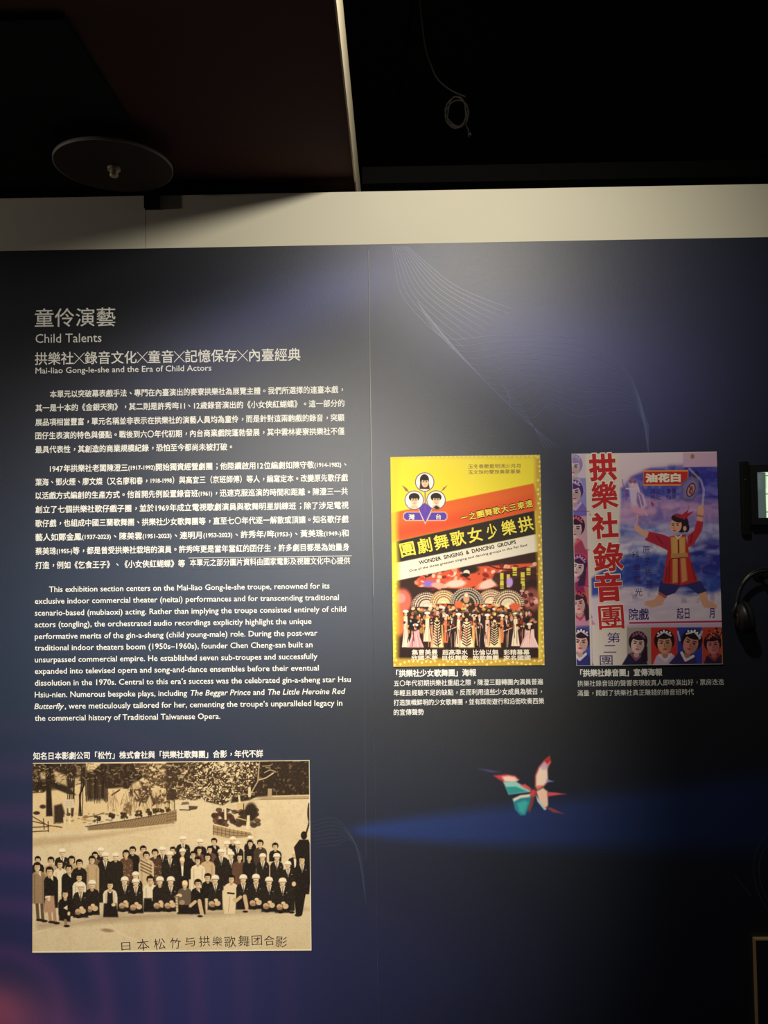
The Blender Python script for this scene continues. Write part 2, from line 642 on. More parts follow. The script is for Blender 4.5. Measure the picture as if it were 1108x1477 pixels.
# --- lettering of the left panel
L = Lettering(TD)
L.add('童伶演藝', 50.2, 166.5, 458.7, 29.5, 0.004)
L.add('Child Talents', 51.2, 146.4, 489.5, 19.0, 0.0, 0.28)
L.build('heading_lettering', M['text'], LEFT)
L = Lettering(TD)
L.add([('拱樂社', 1), ('╳', 0.8), ('錄音文化', 1), ('╳', 0.8), ('童音', 1), ('╳', 0.8), ('記憶保存', 1), ('╳', 0.8), ('內臺經典', 1)], 50.2, 433.4, 517.5, 20, 0.008)
L.add('Mai-liao Gong-le-she and the Era of Child Actors', 51.2, 305, 535.6, 12.3, 0.004, 0.26)
L.build('subheading_lettering', M['text'], LEFT)
S = 0.76
L = Lettering(TD)
for segs, x0, x1, y in (
        ('本單元以突破幕表戲手法、專門在內臺演出的麥寮拱樂社為展覽主體。我們所選擇的連臺本戲，', 72, 495, 568.5),
        ('其一是十本的《金銀天狗》，其二則是許秀哖11、12歲錄音演出的《小女俠紅蝴蝶》。這一部分的', 51, 497, 588.5),
        ('展品項相當豐富，單元名稱並非表示在拱樂社的演藝人員均為童伶，而是針對這兩齣戲的錄音，突顯', 51, 497, 609),
        ('囝仔生表演的特色與優點。戰後到六〇年代初期，內台商業戲院蓬勃發展，其中雲林麥寮拱樂社不僅', 51, 497, 628.5),
        ('最具代表性，其創造的商業規模紀錄，恐怕至今都尚未被打破。', 51, 335, 648.5),
        ([('1947年拱樂社老闆陳澄三', 1), ('(1917-1992)', S), ('開始獨資經營劇團；他陸續啟用12位編劇如陳守敬', 1), ('(1914-1982)', S), ('、', 1)], 72, 500, 676),
        ([('葉海、鄧火煙、廖文燦（又名廖和春，', 1), ('1918-1998', S), ('）與高宜三（京班師傅）等人，編寫定本。改變原先歌仔戲', 1)], 51, 502, 695.5),
        ([('以活戲方式編創的生產方式。他首開先例設置錄音班', 1), ('(1961)', S), ('，迅速克服巡演的時間和距離。陳澄三一共', 1)], 51, 502, 715),
        ('創立了七個拱樂社歌仔戲子團，並於1969年成立電視歌劇演員與歌舞明星訓練班；除了涉足電視', 51, 503, 735),
        ('歌仔戲，也組成中國三蘭歌舞團、拱樂社少女歌舞團等，直至七〇年代逐一解散或頂讓。知名歌仔戲', 51, 503, 755),
        ([('藝人如鄭金鳳', 1), ('(1937-2023)', S), ('、陳美雲', 1), ('(1951-2023)', S), ('、連明月', 1), ('(1953-2023)', S), ('、許秀年/哖', 1), ('(1953-)', S), ('、黃美珠', 1), ('(1949-)', S), ('和', 1)], 51, 503, 775),
        ([('蔡美珠', 1), ('(1955-)', S), ('等，都是曾受拱樂社栽培的演員。許秀哖更是當年當紅的囝仔生，許多劇目都是為她量身', 1)], 51, 504, 795),
        ('打造，例如《乞食王子》、《小女俠紅蝴蝶》等，', 51, 274, 815.5)):
    L.add(segs, x0, x1, y, 11.4, 0.016)
L.build('chinese_paragraph_lettering', M['text'], LEFT)

# the strip pasted over the end of the paragraph
cv = Canvas(*[W(271, 812, TD)[0], W(508, 812, TD)[0], W(300, 821, TD)[1], W(300, 804.5, TD)[1]], 120, 12, PT + 0.0008)
cv.a = panel_ink(cv.X, cv.Y)
strip = cv.build('pasted_strip', M['panel'], LEFT)
L = Lettering(PT + 0.0012)
L.add('本單元之部分圖片資料由國家電影及視聽文化中心提供', 274, 505, 811.5, 11.2, 0.012)
L.quad([(272, 804.6), (507.5, 801.4), (507.5, 802.0), (272, 805.2)])
L.build('strip_lettering', M['text'], strip)

L = Lettering(TD)
SH = 0.22
for segs, x0, x1, y in (
        ('This exhibition section centers on the Mai-liao Gong-le-she troupe, renowned for its', 70.8, 475.5, 854),
        ('exclusive indoor commercial theater (neitai) performances and for transcending traditional', 50.2, 489, 871),
        ('scenario-based (mubiaoxi) acting. Rather than implying the troupe consisted entirely of child', 50.2, 499.5, 888),
        ('actors (tongling), the orchestrated audio recordings explicitly highlight the unique', 50.2, 449.5, 904.8),
        ('performative merits of the gin-a-sheng (child young-male) role. During the post-war', 50.2, 458, 921.8),
        ('traditional indoor theaters boom (1950s–1960s), founder Chen Cheng-san built an', 50.2, 451, 938.4),
        ('unsurpassed commercial empire. He established seven sub-troupes and successfully', 50.2, 458, 955.4),
        ('expanded into televised opera and song-and-dance ensembles before their eventual', 50.2, 460, 972),
        ('dissolution in the 1970s. Central to this era’s success was the celebrated gin-a-sheng star Hsu', 50.2, 506, 989),
        ([('Hsiu-nien. Numerous bespoke plays, including ', 1), ('The Beggar Prince ', 1, SH), ('and ', 1), ('The Little Heroine Red', 1, SH)], 50.2, 498.5, 1006),
        ([('Butterfly', 1, SH), (', were meticulously tailored for her, cementing the troupe’s unparalleled legacy in', 1)], 49.5, 494, 1022.8),
        ('the commercial history of Traditional Taiwanese Opera.', 50.2, 318, 1039.8)):
    L.add(segs, x0, x1, y, 11.6, 0.008, 0.0)
L.build('english_paragraph_lettering', M['text'], LEFT)
L = Lettering(TD)
L.add('知名日本影劇公司「松竹」株式會社與「拱樂社歌舞團」合影，年代不詳', 47.8, 379.5, 1090.5, 11.2, 0.02)
L.build('photograph_caption_lettering', M['text'], LEFT)
ribbon('wave_lines', [[(448 + i, 1186 + 5.2 * i), (482, 1180 + 5.6 * i), (505 + i, 1203 + 2 * i), (524 + i * .6, 1240 + 9 * i)] for i in range(8)], 0.55, TD, M['line_dim'], LEFT)

# --- lettering and fine art of the right panel
L = Lettering(TD)
L.add('「拱樂社少女歌舞團」海報', 571.5, 687.3, 971.3, 10.8, 0.03)
for t, x0, x1, y in (('五〇年代初期拱樂社重組之際，陳澄三翻轉團內演員普遍', 568, 783.6, 985.6),
                     ('年輕且經驗不足的缺點，反而利用這些少女成員為號召，', 568, 782, 999.6),
                     ('打造旗幟鮮明的少女歌舞團，並有踩街遊行和沿街吹奏西樂', 568, 785, 1013.4),
                     ('的宣傳聲勢', 568, 611.6, 1027.4)):
    L.add(t, x0, x1, y, 9.3, 0.010)
L.build('yellow_poster_caption_lettering', M['text'], RIGHT)
L = Lettering(TD)
L.add('「拱樂社錄音團」宣傳海報', 837, 955.7, 970.8, 10.8, 0.03)
L.add('拱樂社錄音班的聲響表現較真人即時演出好，票房迭迭', 833, 1044.6, 986, 9.3, 0.0)
L.add('滿量，開創了拱樂社真正賺錢的錄音班時代', 833, 1001, 999.8, 9.3, 0.0)
L.build('blue_poster_caption_lettering', M['text'], RIGHT)


def t5(x, y):
    return 500 + x / 1.822, 330 + y / 1.822


bundle = []
for i in range(11):
    q = i / 10
    bundle.append([t5(120 + 40 * q, 46), t5(142 + 130 * q, 165 - 25 * q), t5(205 + 160 * q, 245 - 60 * q), t5(292 + 150 * q, 322 - 110 * q)])
for i in range(13):
    sx0, sy0 = 255 + 17 * i, 285 + 17 * i
    bundle.append([t5(185 + 6 * i, 190 + 8 * i), t5(sx0, sy0), t5(sx0 + 150 - 6 * i, 280 + 15 * i), t5(610, 290 + 17 * i), t5(735 + 2 * i, 370 + 9 * i), t5(795, 520 + 6 * i)])
for i in range(5):
    bundle.append([t5(400 + 8 * i, 400 + 10 * i), t5(445 - 4 * i, 450 + 6 * i), t5(480 - 4 * i, 500), t5(520 + 10 * i, 575)])
ribbon('wave_lines', bundle, 0.55, TD, M['line'], RIGHT)
ribbon('curved_lines', [[(1108, 1199), (1095, 1220), (1087, 1247), (1090, 1275), (1100, 1300), (1114, 1322)],
                        [(1110, 1215), (1099, 1232), (1095, 1255), (1100, 1282), (1113, 1310)],
                        [(1059, 1263), (1075, 1281), (1083, 1292)]], 1.0, TD, M['line_dim'], RIGHT)

# butterfly: part of the panel print, in finer ink dots
x0, z1 = W(676, 1082, TD)
x1, z0 = W(826, 1188, TD)
cv = Canvas(x0, x1, z0, z1, 210, 150, PT + 0.0003)
cv.a = panel_ink(cv.X, cv.Y)
cv.view(660, 1070, 6.156)
cv.poly([(180, 238), (260, 245), (390, 268), (300, 272)], (78, 70, 130), 8, 0.8)
cv.poly([(320, 300), (430, 288), (510, 300), (550, 335), (520, 360), (420, 360), (370, 335)], (205, 60, 70), 10)
cv.poly([(395, 310), (450, 300), (510, 312), (540, 340), (500, 362), (420, 352)], (248, 205, 190), 10)
cv.poly([(405, 355), (520, 352), (640, 425), (655, 445), (560, 455), (455, 468), (435, 420)], (150, 205, 195), 8)
cv.poly([(425, 400), (520, 398), (620, 440), (545, 452), (460, 470)], (40, 150, 150), 8)
cv.poly([(560, 385), (600, 375), (650, 410), (660, 435), (600, 410)], (235, 80, 80), 8)
cv.poly([(640, 460), (690, 470), (670, 560), (640, 630), (620, 600)], (150, 62, 50), 10, 0.8)
cv.poly([(490, 510), (560, 475), (665, 462), (650, 510), (625, 600), (605, 650), (560, 655), (510, 600)], (30, 130, 150), 8)
cv.poly([(492, 505), (560, 474), (660, 462), (640, 490), (560, 500), (500, 530)], (240, 215, 200), 8)
cv.poly([(530, 545), (600, 520), (630, 540), (590, 640), (550, 620)], (60, 185, 175), 12, 0.8)
cv.poly([(690, 400), (690, 300), (720, 225), (770, 165), (815, 130), (830, 180), (800, 240), (805, 350), (770, 395), (710, 430)], (235, 120, 105), 10)
cv.poly([(700, 390), (702, 300), (730, 235), (770, 200), (795, 230), (800, 345), (765, 385)], (252, 222, 200), 9)
cv.poly([(740, 215), (775, 180), (800, 205), (790, 245), (750, 250)], (190, 170, 215), 10, 0.8)
cv.poly([(770, 170), (818, 125), (826, 165), (800, 195)], (190, 30, 30), 8)
cv.poly([(790, 330), (860, 352), (790, 362)], (150, 150, 220), 6, 0.8)
cv.poly([(700, 440), (760, 408), (800, 440), (805, 560), (780, 600), (730, 540)], (250, 205, 180), 9)
cv.poly([(695, 470), (730, 520), (790, 600), (770, 605), (710, 530)], (190, 210, 215), 6)
cv.poly([(800, 445), (870, 450), (965, 464), (870, 475), (800, 485)], (225, 80, 95), 7)
cv.poly([(780, 580), (830, 585), (945, 640), (850, 625)], (180, 70, 60), 8, 0.85)
cv.ell(672, 455, 26, 34, (215, 62, 66), 0.3, soft=0.5)
cv.build('butterfly_print', M['panel'], RIGHT)

#PART2
# ------------------------------------------------------------------ the group photograph
rnd = random.Random(5)
gx0, gx1 = W(47.0, 1235, 0.011)[0], W(448.0, 1235, 0.011)[0]
gz1, gz0 = W(247, 1098.6, 0.011)[1], W(247, 1372.6, 0.011)[1]
PHOTO = empty('group_photograph', ((gx0 + gx1) / 2, -0.006, gz0), 'sepia group photograph of people in white caps, mounted low on the left panel', 'photograph')
cv = Canvas(gx0, gx1, gz0, gz1, 620, 424, 0.0112)
g = cv.Y
cv.a[:] = c8(210, 190, 152)
t = np.clip((1372 - g) / 190, 0, 1)[..., None]
cv.a = cv.a * (1 - t) + c8(218, 196, 156) * t
n1, n2, n3 = cv.noise(1, 22), cv.noise(2, 6), cv.noise(3, 2.2)
cv.fill(np.clip((n1 - 0.55) * .8, 0, .3), (196, 168, 124))
cv.fill(np.clip((n2 - 0.6) * .4, 0, .12), (176, 150, 112))
DK, MD, LT = (44, 32, 22), (96, 72, 50), (224, 198, 150)
# far bank, paths
cv.view(40, 1090, 5.276)
cv.poly([(38, 60), (1060, 60), (1110, 420), (560, 440), (400, 560), (38, 600)], (216, 188, 140), 10)


def leafy(poly, dens, cell, seed, dark, light, bright=0.0):
    """Foliage tone inside an outline: dark leaf mass broken by light gaps."""
    before = cv.a.copy()
    cv.poly(poly, (255, 0, 255), 6)
    m = np.abs(cv.a - before).sum(-1)
    m = np.clip(m / (m.max() + 1e-6) * 1.6, 0, 1)
    cv.a = before
    na, nb = cv.noise(seed, cell), cv.noise(seed + 50, cell * 2.6)
    v = na * 0.6 + nb * 0.4
    al = np.clip((v - (1 - dens)) * 7 + 0.5, 0, 1) * m
    cv.fill(al, dark)
    al2 = np.clip((cv.noise(seed + 90, cell * 0.8) - 0.68) * 6, 0, 1) * m * al
    cv.fill(al2 * 0.75, light)
    if bright:
        cv.fill(np.clip((cv.noise(seed + 130, cell * 0.6) - (1 - bright)) * 8, 0, 1) * m, (232, 208, 160))


cv.poly([(38, 60), (440, 60), (460, 130), (420, 200), (300, 250), (38, 285)], (92, 70, 48), 8, .8)
leafy([(38, 62), (440, 62), (430, 200), (300, 260), (180, 210), (120, 280), (38, 280)], 0.92, 4.2, 11, (52, 38, 26), (140, 110, 76), 0.16)
leafy([(560, 62), (900, 62), (880, 160), (760, 250), (610, 250), (430, 180)], 0.85, 5, 12, (50, 37, 26), (100, 78, 54))
leafy([(800, 62), (1110, 62), (1110, 260), (990, 230), (850, 150)], 0.66, 3, 13, (84, 62, 42), (206, 176, 128), 0.22)
leafy([(760, 240), (850, 190), (960, 240), (900, 360), (780, 340)], 0.62, 3, 14, (80, 58, 40), (206, 176, 128), 0.12)
leafy([(900, 190), (1110, 180), (1110, 360), (960, 370)], 0.55, 3, 15, (88, 66, 44), (206, 176, 128), 0.15)
leafy([(600, 340), (760, 340), (880, 470), (700, 480)], 0.4, 4, 16, (120, 92, 62), (206, 176, 128))
for p_ in ([(95, 130), (150, 120), (155, 175), (100, 180)], [(195, 110), (290, 150), (300, 230), (215, 200)], [(355, 170), (398, 160), (392, 250), (350, 270)], [(425, 235), (452, 240), (455, 310), (425, 330)], [(600, 255), (720, 240), (800, 330), (700, 400), (600, 330)], [(790, 215), (850, 190), (870, 240), (800, 260)]):
    cv.poly(p_, (222, 192, 144), 9, .8)
cv.poly([(440, 120), (600, 110), (598, 330), (452, 340)], (46, 34, 24), 16, 0.95)
for k in range(46):
    x_ = rnd.uniform(435, 612)
    cv.line([(x_, rnd.uniform(110, 220)), (x_ + rnd.uniform(-6, 6), rnd.uniform(300, 365))], rnd.uniform(3, 8), rnd.choice([(40, 29, 20), (54, 40, 28), (90, 68, 46)]), .7)
cv.poly([(130, 62), (180, 62), (178, 250), (190, 460), (140, 462), (140, 250)], (40, 29, 20), 5)
cv.poly([(38, 215), (170, 190), (330, 260), (370, 300), (300, 290), (180, 240), (38, 268)], (42, 31, 22), 6, 0.95)
for xx, w_ in ((330, 12), (360, 16), (410, 12), (315, 7), (345, 6), (430, 7)):
    cv.line([(xx, 62), (xx - 6 + rnd.uniform(-8, 8), 200), (xx - 12, 340), (xx - 15 if w_ < 12 else xx - 20, 455)], w_, (50, 36, 25), 0.9)
cv.line([(405, 455), (395, 300), (430, 220), (425, 120)], 13, (40, 29, 20))
for a_, b_ in (((700, 260), (640, 300)), ((850, 380), (860, 330)), ((950, 380), (1010, 300)), ((850, 330), (810, 270)), ((960, 370), (930, 280)), ((860, 340), (910, 270))):
    cv.line([a_, b_], 11, (74, 54, 36))
for k in range(420):
    x_, y_ = rnd.uniform(38, 1110), rnd.uniform(60, 250)
    if y_ > 190 and (600 < x_ < 760 or rnd.random() < .5):
        continue
    a_ = rnd.uniform(-1.2, 1.2)
    l_ = rnd.uniform(8, 34)
    lt = rnd.random() < (.22 if x_ < 800 else .5)
    cv.line([(x_, y_), (x_ + l_ * math.cos(a_), y_ + l_ * math.sin(a_))], rnd.uniform(3, 7), rnd.choice([(222, 192, 142), (196, 164, 118)]) if lt else rnd.choice([(48, 35, 25), (70, 52, 36), (96, 74, 52)]), .6)
for k in range(90):
    x_ = rnd.uniform(600, 1100)
    cv.line([(x_, rnd.uniform(260, 330)), (x_ + rnd.uniform(-40, 40), rnd.uniform(330, 440))], rnd.uniform(2, 5), rnd.choice([(110, 84, 58), (150, 120, 84), (84, 62, 42)]), .5)
for k in range(50):
    x_ = rnd.uniform(190, 640)
    cv.ell(x_, rnd.uniform(440, 520), rnd.uniform(5, 16), rnd.uniform(3, 8), rnd.choice([(120, 92, 62), (160, 130, 92), (90, 68, 46)]), op=.55)
cv.line([(420, 470), (500, 460), (580, 435)], 9, (104, 80, 54), .8)
cv.poly([(200, 380), (260, 365), (280, 430), (270, 510), (200, 515)], (56, 42, 30), 8)
cv.ell(68, 436, 26, 14, (60, 45, 32))
cv.ell(115, 388, 24, 16, (66, 50, 36), soft=.3)
cv.poly([(270, 335), (352, 330), (356, 395), (275, 402)], (212, 192, 156), 2)
for k in range(3):
    cv.line([(285, 350 + 15 * k), (342, 346 + 15 * k)], 3, (150, 124, 92), 0.6)
cv.line([(315, 400), (318, 470)], 11, (228, 206, 166))
cv.line([(318, 440), (318, 452)], 11, (50, 38, 28))
cv.line([(320, 480), (321, 512)], 12, (226, 204, 164))
cv.poly([(270, 470), (292, 462), (298, 565), (278, 570)], (214, 192, 152), 2)
for p_ in ([(40, 465), (150, 530), (260, 545)], [(40, 500), (130, 520)], [(40, 545), (160, 540)], [(40, 578), (160, 572)], [(120, 480), (125, 560)], [(155, 500), (157, 578)]):
    cv.line(p_, 8, (62, 46, 32), 0.9)
# low stone wall and its clipped bushes
cv.poly([(450, 540), (760, 490), (1110, 430), (1110, 510), (800, 550), (460, 570)], (150, 122, 86), 3)
cv.line([(440, 540), (760, 492), (1110, 430)], 8, (96, 74, 50))
for k in range(34):
    q = k / 33
    for row in range(3):
        xx, yy = 470 + 640 * q + 8 * (row % 2), 556 - 50 * q - row * (7 + 16 * q)
        cv.line([(xx, yy), (xx + 4, yy - 8 - 10 * q)], 4, (84, 64, 44), 0.8)
    if k % 2 == 0:
        cv.line([(470 + 640 * q, 560 - 44 * q), (500 + 640 * q, 556 - 46 * q)], 4, (92, 70, 48), 0.7)
for xx, yy, r_ in ((530, 480, 26), (640, 460, 30), (735, 452, 30), (845, 440, 28), (920, 430, 28), (975, 420, 24), (1020, 418, 20), (1068, 410, 22)):
    for k in range(14):
        cv.ell(xx + rnd.uniform(-r_, r_) * .8, yy + rnd.uniform(-r_, r_) * .7, r_ * .35, r_ * .35, (48 + rnd.randint(0, 26), 36 + rnd.randint(0, 18), 26), op=0.9)
    cv.line([(xx, yy + r_ * .6), (xx, yy + r_ * 1.3)], 5, (50, 38, 28))
# right-hand half: trees, car, planter
cv.view(240, 1090, 5.153)
leafy([(0, 45), (240, 45), (330, 190), (250, 320), (0, 330)], 0.72, 3.4, 21, (66, 48, 33), (200, 170, 122), 0.14)
leafy([(60, 230), (220, 240), (230, 330), (90, 340)], 0.5, 2.6, 26, (96, 74, 50), (220, 192, 144), 0.3)
cv.poly([(700, 40), (1070, 40), (1068, 290), (800, 300), (640, 310), (560, 200)], (50, 37, 26), 10)
leafy([(760, 40), (1070, 40), (1068, 290), (800, 300)], 0.6, 3.4, 22, (46, 34, 24), (118, 92, 64), 0.05)
leafy([(560, 60), (700, 40), (760, 250), (620, 330), (480, 350)], 0.85, 4, 27, (52, 38, 27), (140, 110, 76), 0.06)
leafy([(220, 45), (700, 45), (640, 210), (540, 290), (420, 370), (290, 340), (200, 220)], 0.70, 2.6, 23, (66, 48, 33), (220, 192, 144), 0.33)
for k in range(60):
    x_, y_ = rnd.uniform(30, 790), rnd.uniform(50, 300)
    if x_ > 700 and y_ > 160:
        continue
    a_ = rnd.uniform(-.5, .35)
    l_ = rnd.uniform(18, 60)
    cv.line([(x_, y_), (x_ + l_ * math.cos(a_), y_ + l_ * math.sin(a_))], rnd.uniform(3, 7), (226, 202, 154), 0.75)
cv.line([(690, 60), (680, 190), (640, 260), (620, 300)], 9, (206, 180, 136), 0.8)
cv.line([(690, 180), (740, 165), (795, 130)], 8, (220, 196, 150), 0.9)
cv.poly([(755, 245), (785, 245), (783, 302), (752, 302)], (170, 146, 112), 2)
cv.poly([(780, 296), (1062, 292), (1062, 322), (640, 330)], (176, 150, 112), 4)
cv.line([(790, 302), (1062, 294)], 6, (224, 200, 156))
cv.line([(700, 326), (1062, 318)], 5, (132, 108, 78))
cv.poly([(95, 370), (115, 338), (165, 335), (180, 365), (240, 372), (240, 395), (180, 410), (96, 406)], (214, 196, 160), 3)
cv.poly([(118, 345), (163, 342), (172, 362), (108, 366)], (120, 98, 70), 2)
cv.poly([(165, 372), (235, 376), (225, 398), (170, 406)], (88, 68, 48), 3)
cv.line([(100, 402), (175, 404)], 8, (60, 45, 32))
for p_ in ((20, 330), (60, 330)):
    cv.line([p_, (p_[0] + 4, 480)], 7, (90, 68, 46))
cv.poly([(0, 420), (75, 400), (78, 485), (0, 505)], (150, 122, 86), 3)
for k in range(3):
    cv.line([(0, 440 + 22 * k), (76, 425 + 22 * k)], 4, (90, 68, 46))
for k in range(4):
    cv.line([(10 + 20 * k, 420), (10 + 20 * k, 495)], 3, (90, 68, 46), .8)
# planter island
for k in range(70):
    x_, y_ = rnd.uniform(350, 680), rnd.uniform(400, 520)
    if x_ > 470 and rnd.random() < .35:
        continue
    cv.ell(x_, y_, 24, 17, (46 + rnd.randint(0, 34), 35 + rnd.randint(0, 26), 24 + rnd.randint(0, 16)), op=.8)
cv.ell(630, 420, 48, 70, (48, 36, 26), soft=.25)
cv.poly([(520, 350), (600, 343), (570, 390), (530, 408)], (206, 176, 128), 2)
cv.line([(540, 300), (545, 345)], 14, (224, 202, 160))
cv.line([(618, 240), (618, 300)], 20, (214, 190, 148))
cv.line([(437, 395), (440, 470)], 16, (226, 202, 158))
cv.line([(455, 395), (575, 440)], 8, (56, 42, 30))
cv.line([(575, 360), (575, 500)], 7, (56, 42, 30))
cv.line([(520, 460), (590, 480)], 9, (196, 166, 120))
cv.poly([(345, 505), (480, 540), (625, 565), (640, 600), (470, 618), (345, 585)], (168, 138, 98), 2)
cv.line([(345, 508), (480, 542), (640, 568)], 9, (226, 200, 152))
for k in range(9):
    xx = 352 + 30 * k
    cv.line([(xx, 520 + 6 * k), (xx - 2, 590 + (2 * k if k < 5 else 5))], 4, (84, 62, 42), .9)
for k in range(2):
    cv.line([(348, 540 + 24 * k), (480, 568 + 22 * k), (620, 585 + 14 * k)], 4, (84, 62, 42), .9)
cv.line([(330, 590), (400, 612), (520, 622), (660, 600)], 9, (214, 188, 142))
cv.poly([(600, 445), (620, 442), (620, 545), (592, 545)], (228, 206, 164), 2)
cv.ell(1062, 425, 15, 70, (58, 44, 32), soft=.2)
cv.line([(1062, 500), (1040, 575), (1024, 600)], 13, (54, 40, 28))
cv.ell(1063, 362, 9, 13, (40, 30, 22))
# tonal patches of the ground in front
cv.view(0, 0, 1)
cv.poly([(40, 1210), (130, 1204), (250, 1190), (120, 1213), (46, 1222)], (176, 146, 104), 3, .6)
cv.line([(47, 1346), (130, 1325), (230, 1316)], 1.2, (232, 214, 178), .8)
cv.line([(147, 1322), (170, 1345), (210, 1362)], 1.0, (232, 214, 178), .6)
cv.line([(108, 1330), (116, 1340)], 0.8, (232, 214, 178), .6)
cv.ell(155, 1342, 9, 2.5, (150, 126, 92), .1, soft=.5)
cv.poly([(52, 1331), (110, 1329), (150, 1318), (250, 1318), (330, 1312), (420, 1306), (446, 1312), (380, 1318), (250, 1324), (120, 1334), (55, 1340)], (150, 124, 96), 4, .55)
cv.line([(190, 1204), (300, 1215), (390, 1208)], 3, (228, 202, 154), .4)

SKIN, CAP = (224, 190, 146), (238, 222, 190)


def shade(c, k):
    return tuple(min(255, max(0, v * k)) for v in c)


def head(x, y, r, hat, skin=SKIN, turn=0.0):
    if hat == 'h':
        cv.ell(x, y - r * .25, r * 1.08, r * 1.12, (30, 22, 16))
    elif hat == 'l':
        cv.ell(x, y - r * .1, r * 1.15, r * 1.25, (36, 26, 19))
        cv.ell(x - r * .7, y + r * .6, r * .4, r * .5, (36, 26, 19))
        cv.ell(x + r * .7, y + r * .6, r * .4, r * .5, (36, 26, 19))
    cv.line([(x, y + r * .6), (x, y + r * 1.4)], r * .9, shade(skin, .8))
    cv.ell(x + turn, y + r * .12, r * .74, r * .92, skin)
    cv.ell(x + turn - r * .45, y + r * .3, r * .3, r * .6, shade(skin, .82), soft=.5, op=.8)
    cv.line([(x + turn - r * .48, y - r * .02), (x + turn - r * .12, y)], r * .17, (84, 58, 42), .6)
    cv.line([(x + turn + r * .14, y), (x + turn + r * .5, y - r * .02)], r * .17, (84, 58, 42), .6)
    cv.line([(x + turn - r * .22, y + r * .58), (x + turn + r * .22, y + r * .58)], r * .16, (140, 90, 68), .6)
    cv.line([(x + turn, y + r * .1), (x + turn + r * .04, y + r * .34)], r * .16, shade(skin, .72), .6)
    if hat == 'w':
        cv.ell(x, y - r * .5, r * 1.02, r * .78, CAP)
        cv.line([(x - r * .95, y - r * .18), (x, y - r * .06), (x + r * .95, y - r * .18)], r * .34, (206, 186, 150))
        cv.line([(x - r * .8, y + r * .02), (x + r * .8, y + r * .02)], r * .16, (80, 58, 42), .7)
    elif hat == 'b':
        cv.ell(x, y - r * .28, r * .74, r * .66, shade(skin, 1.08))
    elif hat == 'h':
        cv.ell(x + turn - r * .15, y - r * .78, r * .78, r * .34, (30, 22, 16), .15)
    elif hat == 'l':
        cv.ell(x + turn, y - r * .8, r * .85, r * .42, (34, 25, 18))


def torso(x, y, r, h, col, w_=1.9, kind=''):
    """Shoulders down from a head at (x, y); h = photo px of clothing shown below the chin."""
    sh = y + r * 1.25
    cv.poly([(x - r * .5, sh - r * .2), (x + r * .5, sh - r * .2), (x + r * w_ * .8, sh + r * .35), (x + r * w_, sh + r * 1.2), (x + r * w_ * .98, sh + h), (x - r * w_ * .98, sh + h), (x - r * w_, sh + r * 1.2), (x - r * w_ * .8, sh + r * .35)], col)
    if sum(col) > 250:
        cv.line([(x - r * w_ * .6, sh + r), (x - r * w_ * .55, sh + h)], r * .35, shade(col, .75), .6)
        cv.line([(x + r * w_ * .6, sh + r), (x + r * w_ * .55, sh + h)], r * .35, shade(col, .78), .6)
    if kind == 'suit':
        cv.poly([(x - r * .72, sh - r * .3), (x + r * .72, sh - r * .3), (x + r * .08, sh + r * 2.3)], (240, 224, 190))
        cv.line([(x, sh + r * .2), (x + r * .05, sh + r * 1.9)], r * .26, (60, 44, 32), .9)
        cv.ell(x + r * 1.1, sh + r * 1.5, .7, .5, (220, 200, 160), op=.8)
    elif kind == 'shirt':
        cv.poly([(x - r * .4, sh - r * .2), (x + r * .4, sh - r * .2), (x + r * .25, sh + r * 3.4), (x - r * .1, sh + r * 3.4)], (232, 214, 180))
    elif kind == 'collar':
        cv.poly([(x - r * .5, sh - r * .2), (x + r * .5, sh - r * .2), (x + r * .6, sh + r * 1.3), (x, sh + r * .7)], (226, 206, 170))
    elif kind == 'vest':
        cv.poly([(x - r * .7, sh + r * .2), (x - r * .2, sh + r * .9), (x + r * .2, sh + r * .9), (x + r * .7, sh + r * .2), (x + r * .9, sh + h), (x - r * .9, sh + h)], (34, 26, 20))
    elif kind == 'stripe':
        for k in range(4):
            cv.line([(x - r * 1.6, sh + r * (.2 + .9 * k)), (x + r * 1.5, sh + r * (1.7 + .9 * k))], r * .34, (96, 72, 52))
    elif kind == 'print':
        for k in range(int(h * 1.4)):
            cv.ell(x + rnd.uniform(-w_, w_) * r * .9, sh + rnd.uniform(.2, 1) * h, .8, .9, rnd.choice([(150, 108, 78), (62, 44, 34), (186, 150, 112)]), op=.8)


DARK, SUIT, TAN, BRN, WHT, GRY = (32, 25, 20), (38, 30, 24), (188, 158, 116), (96, 66, 48), (228, 208, 172), (98, 82, 64)
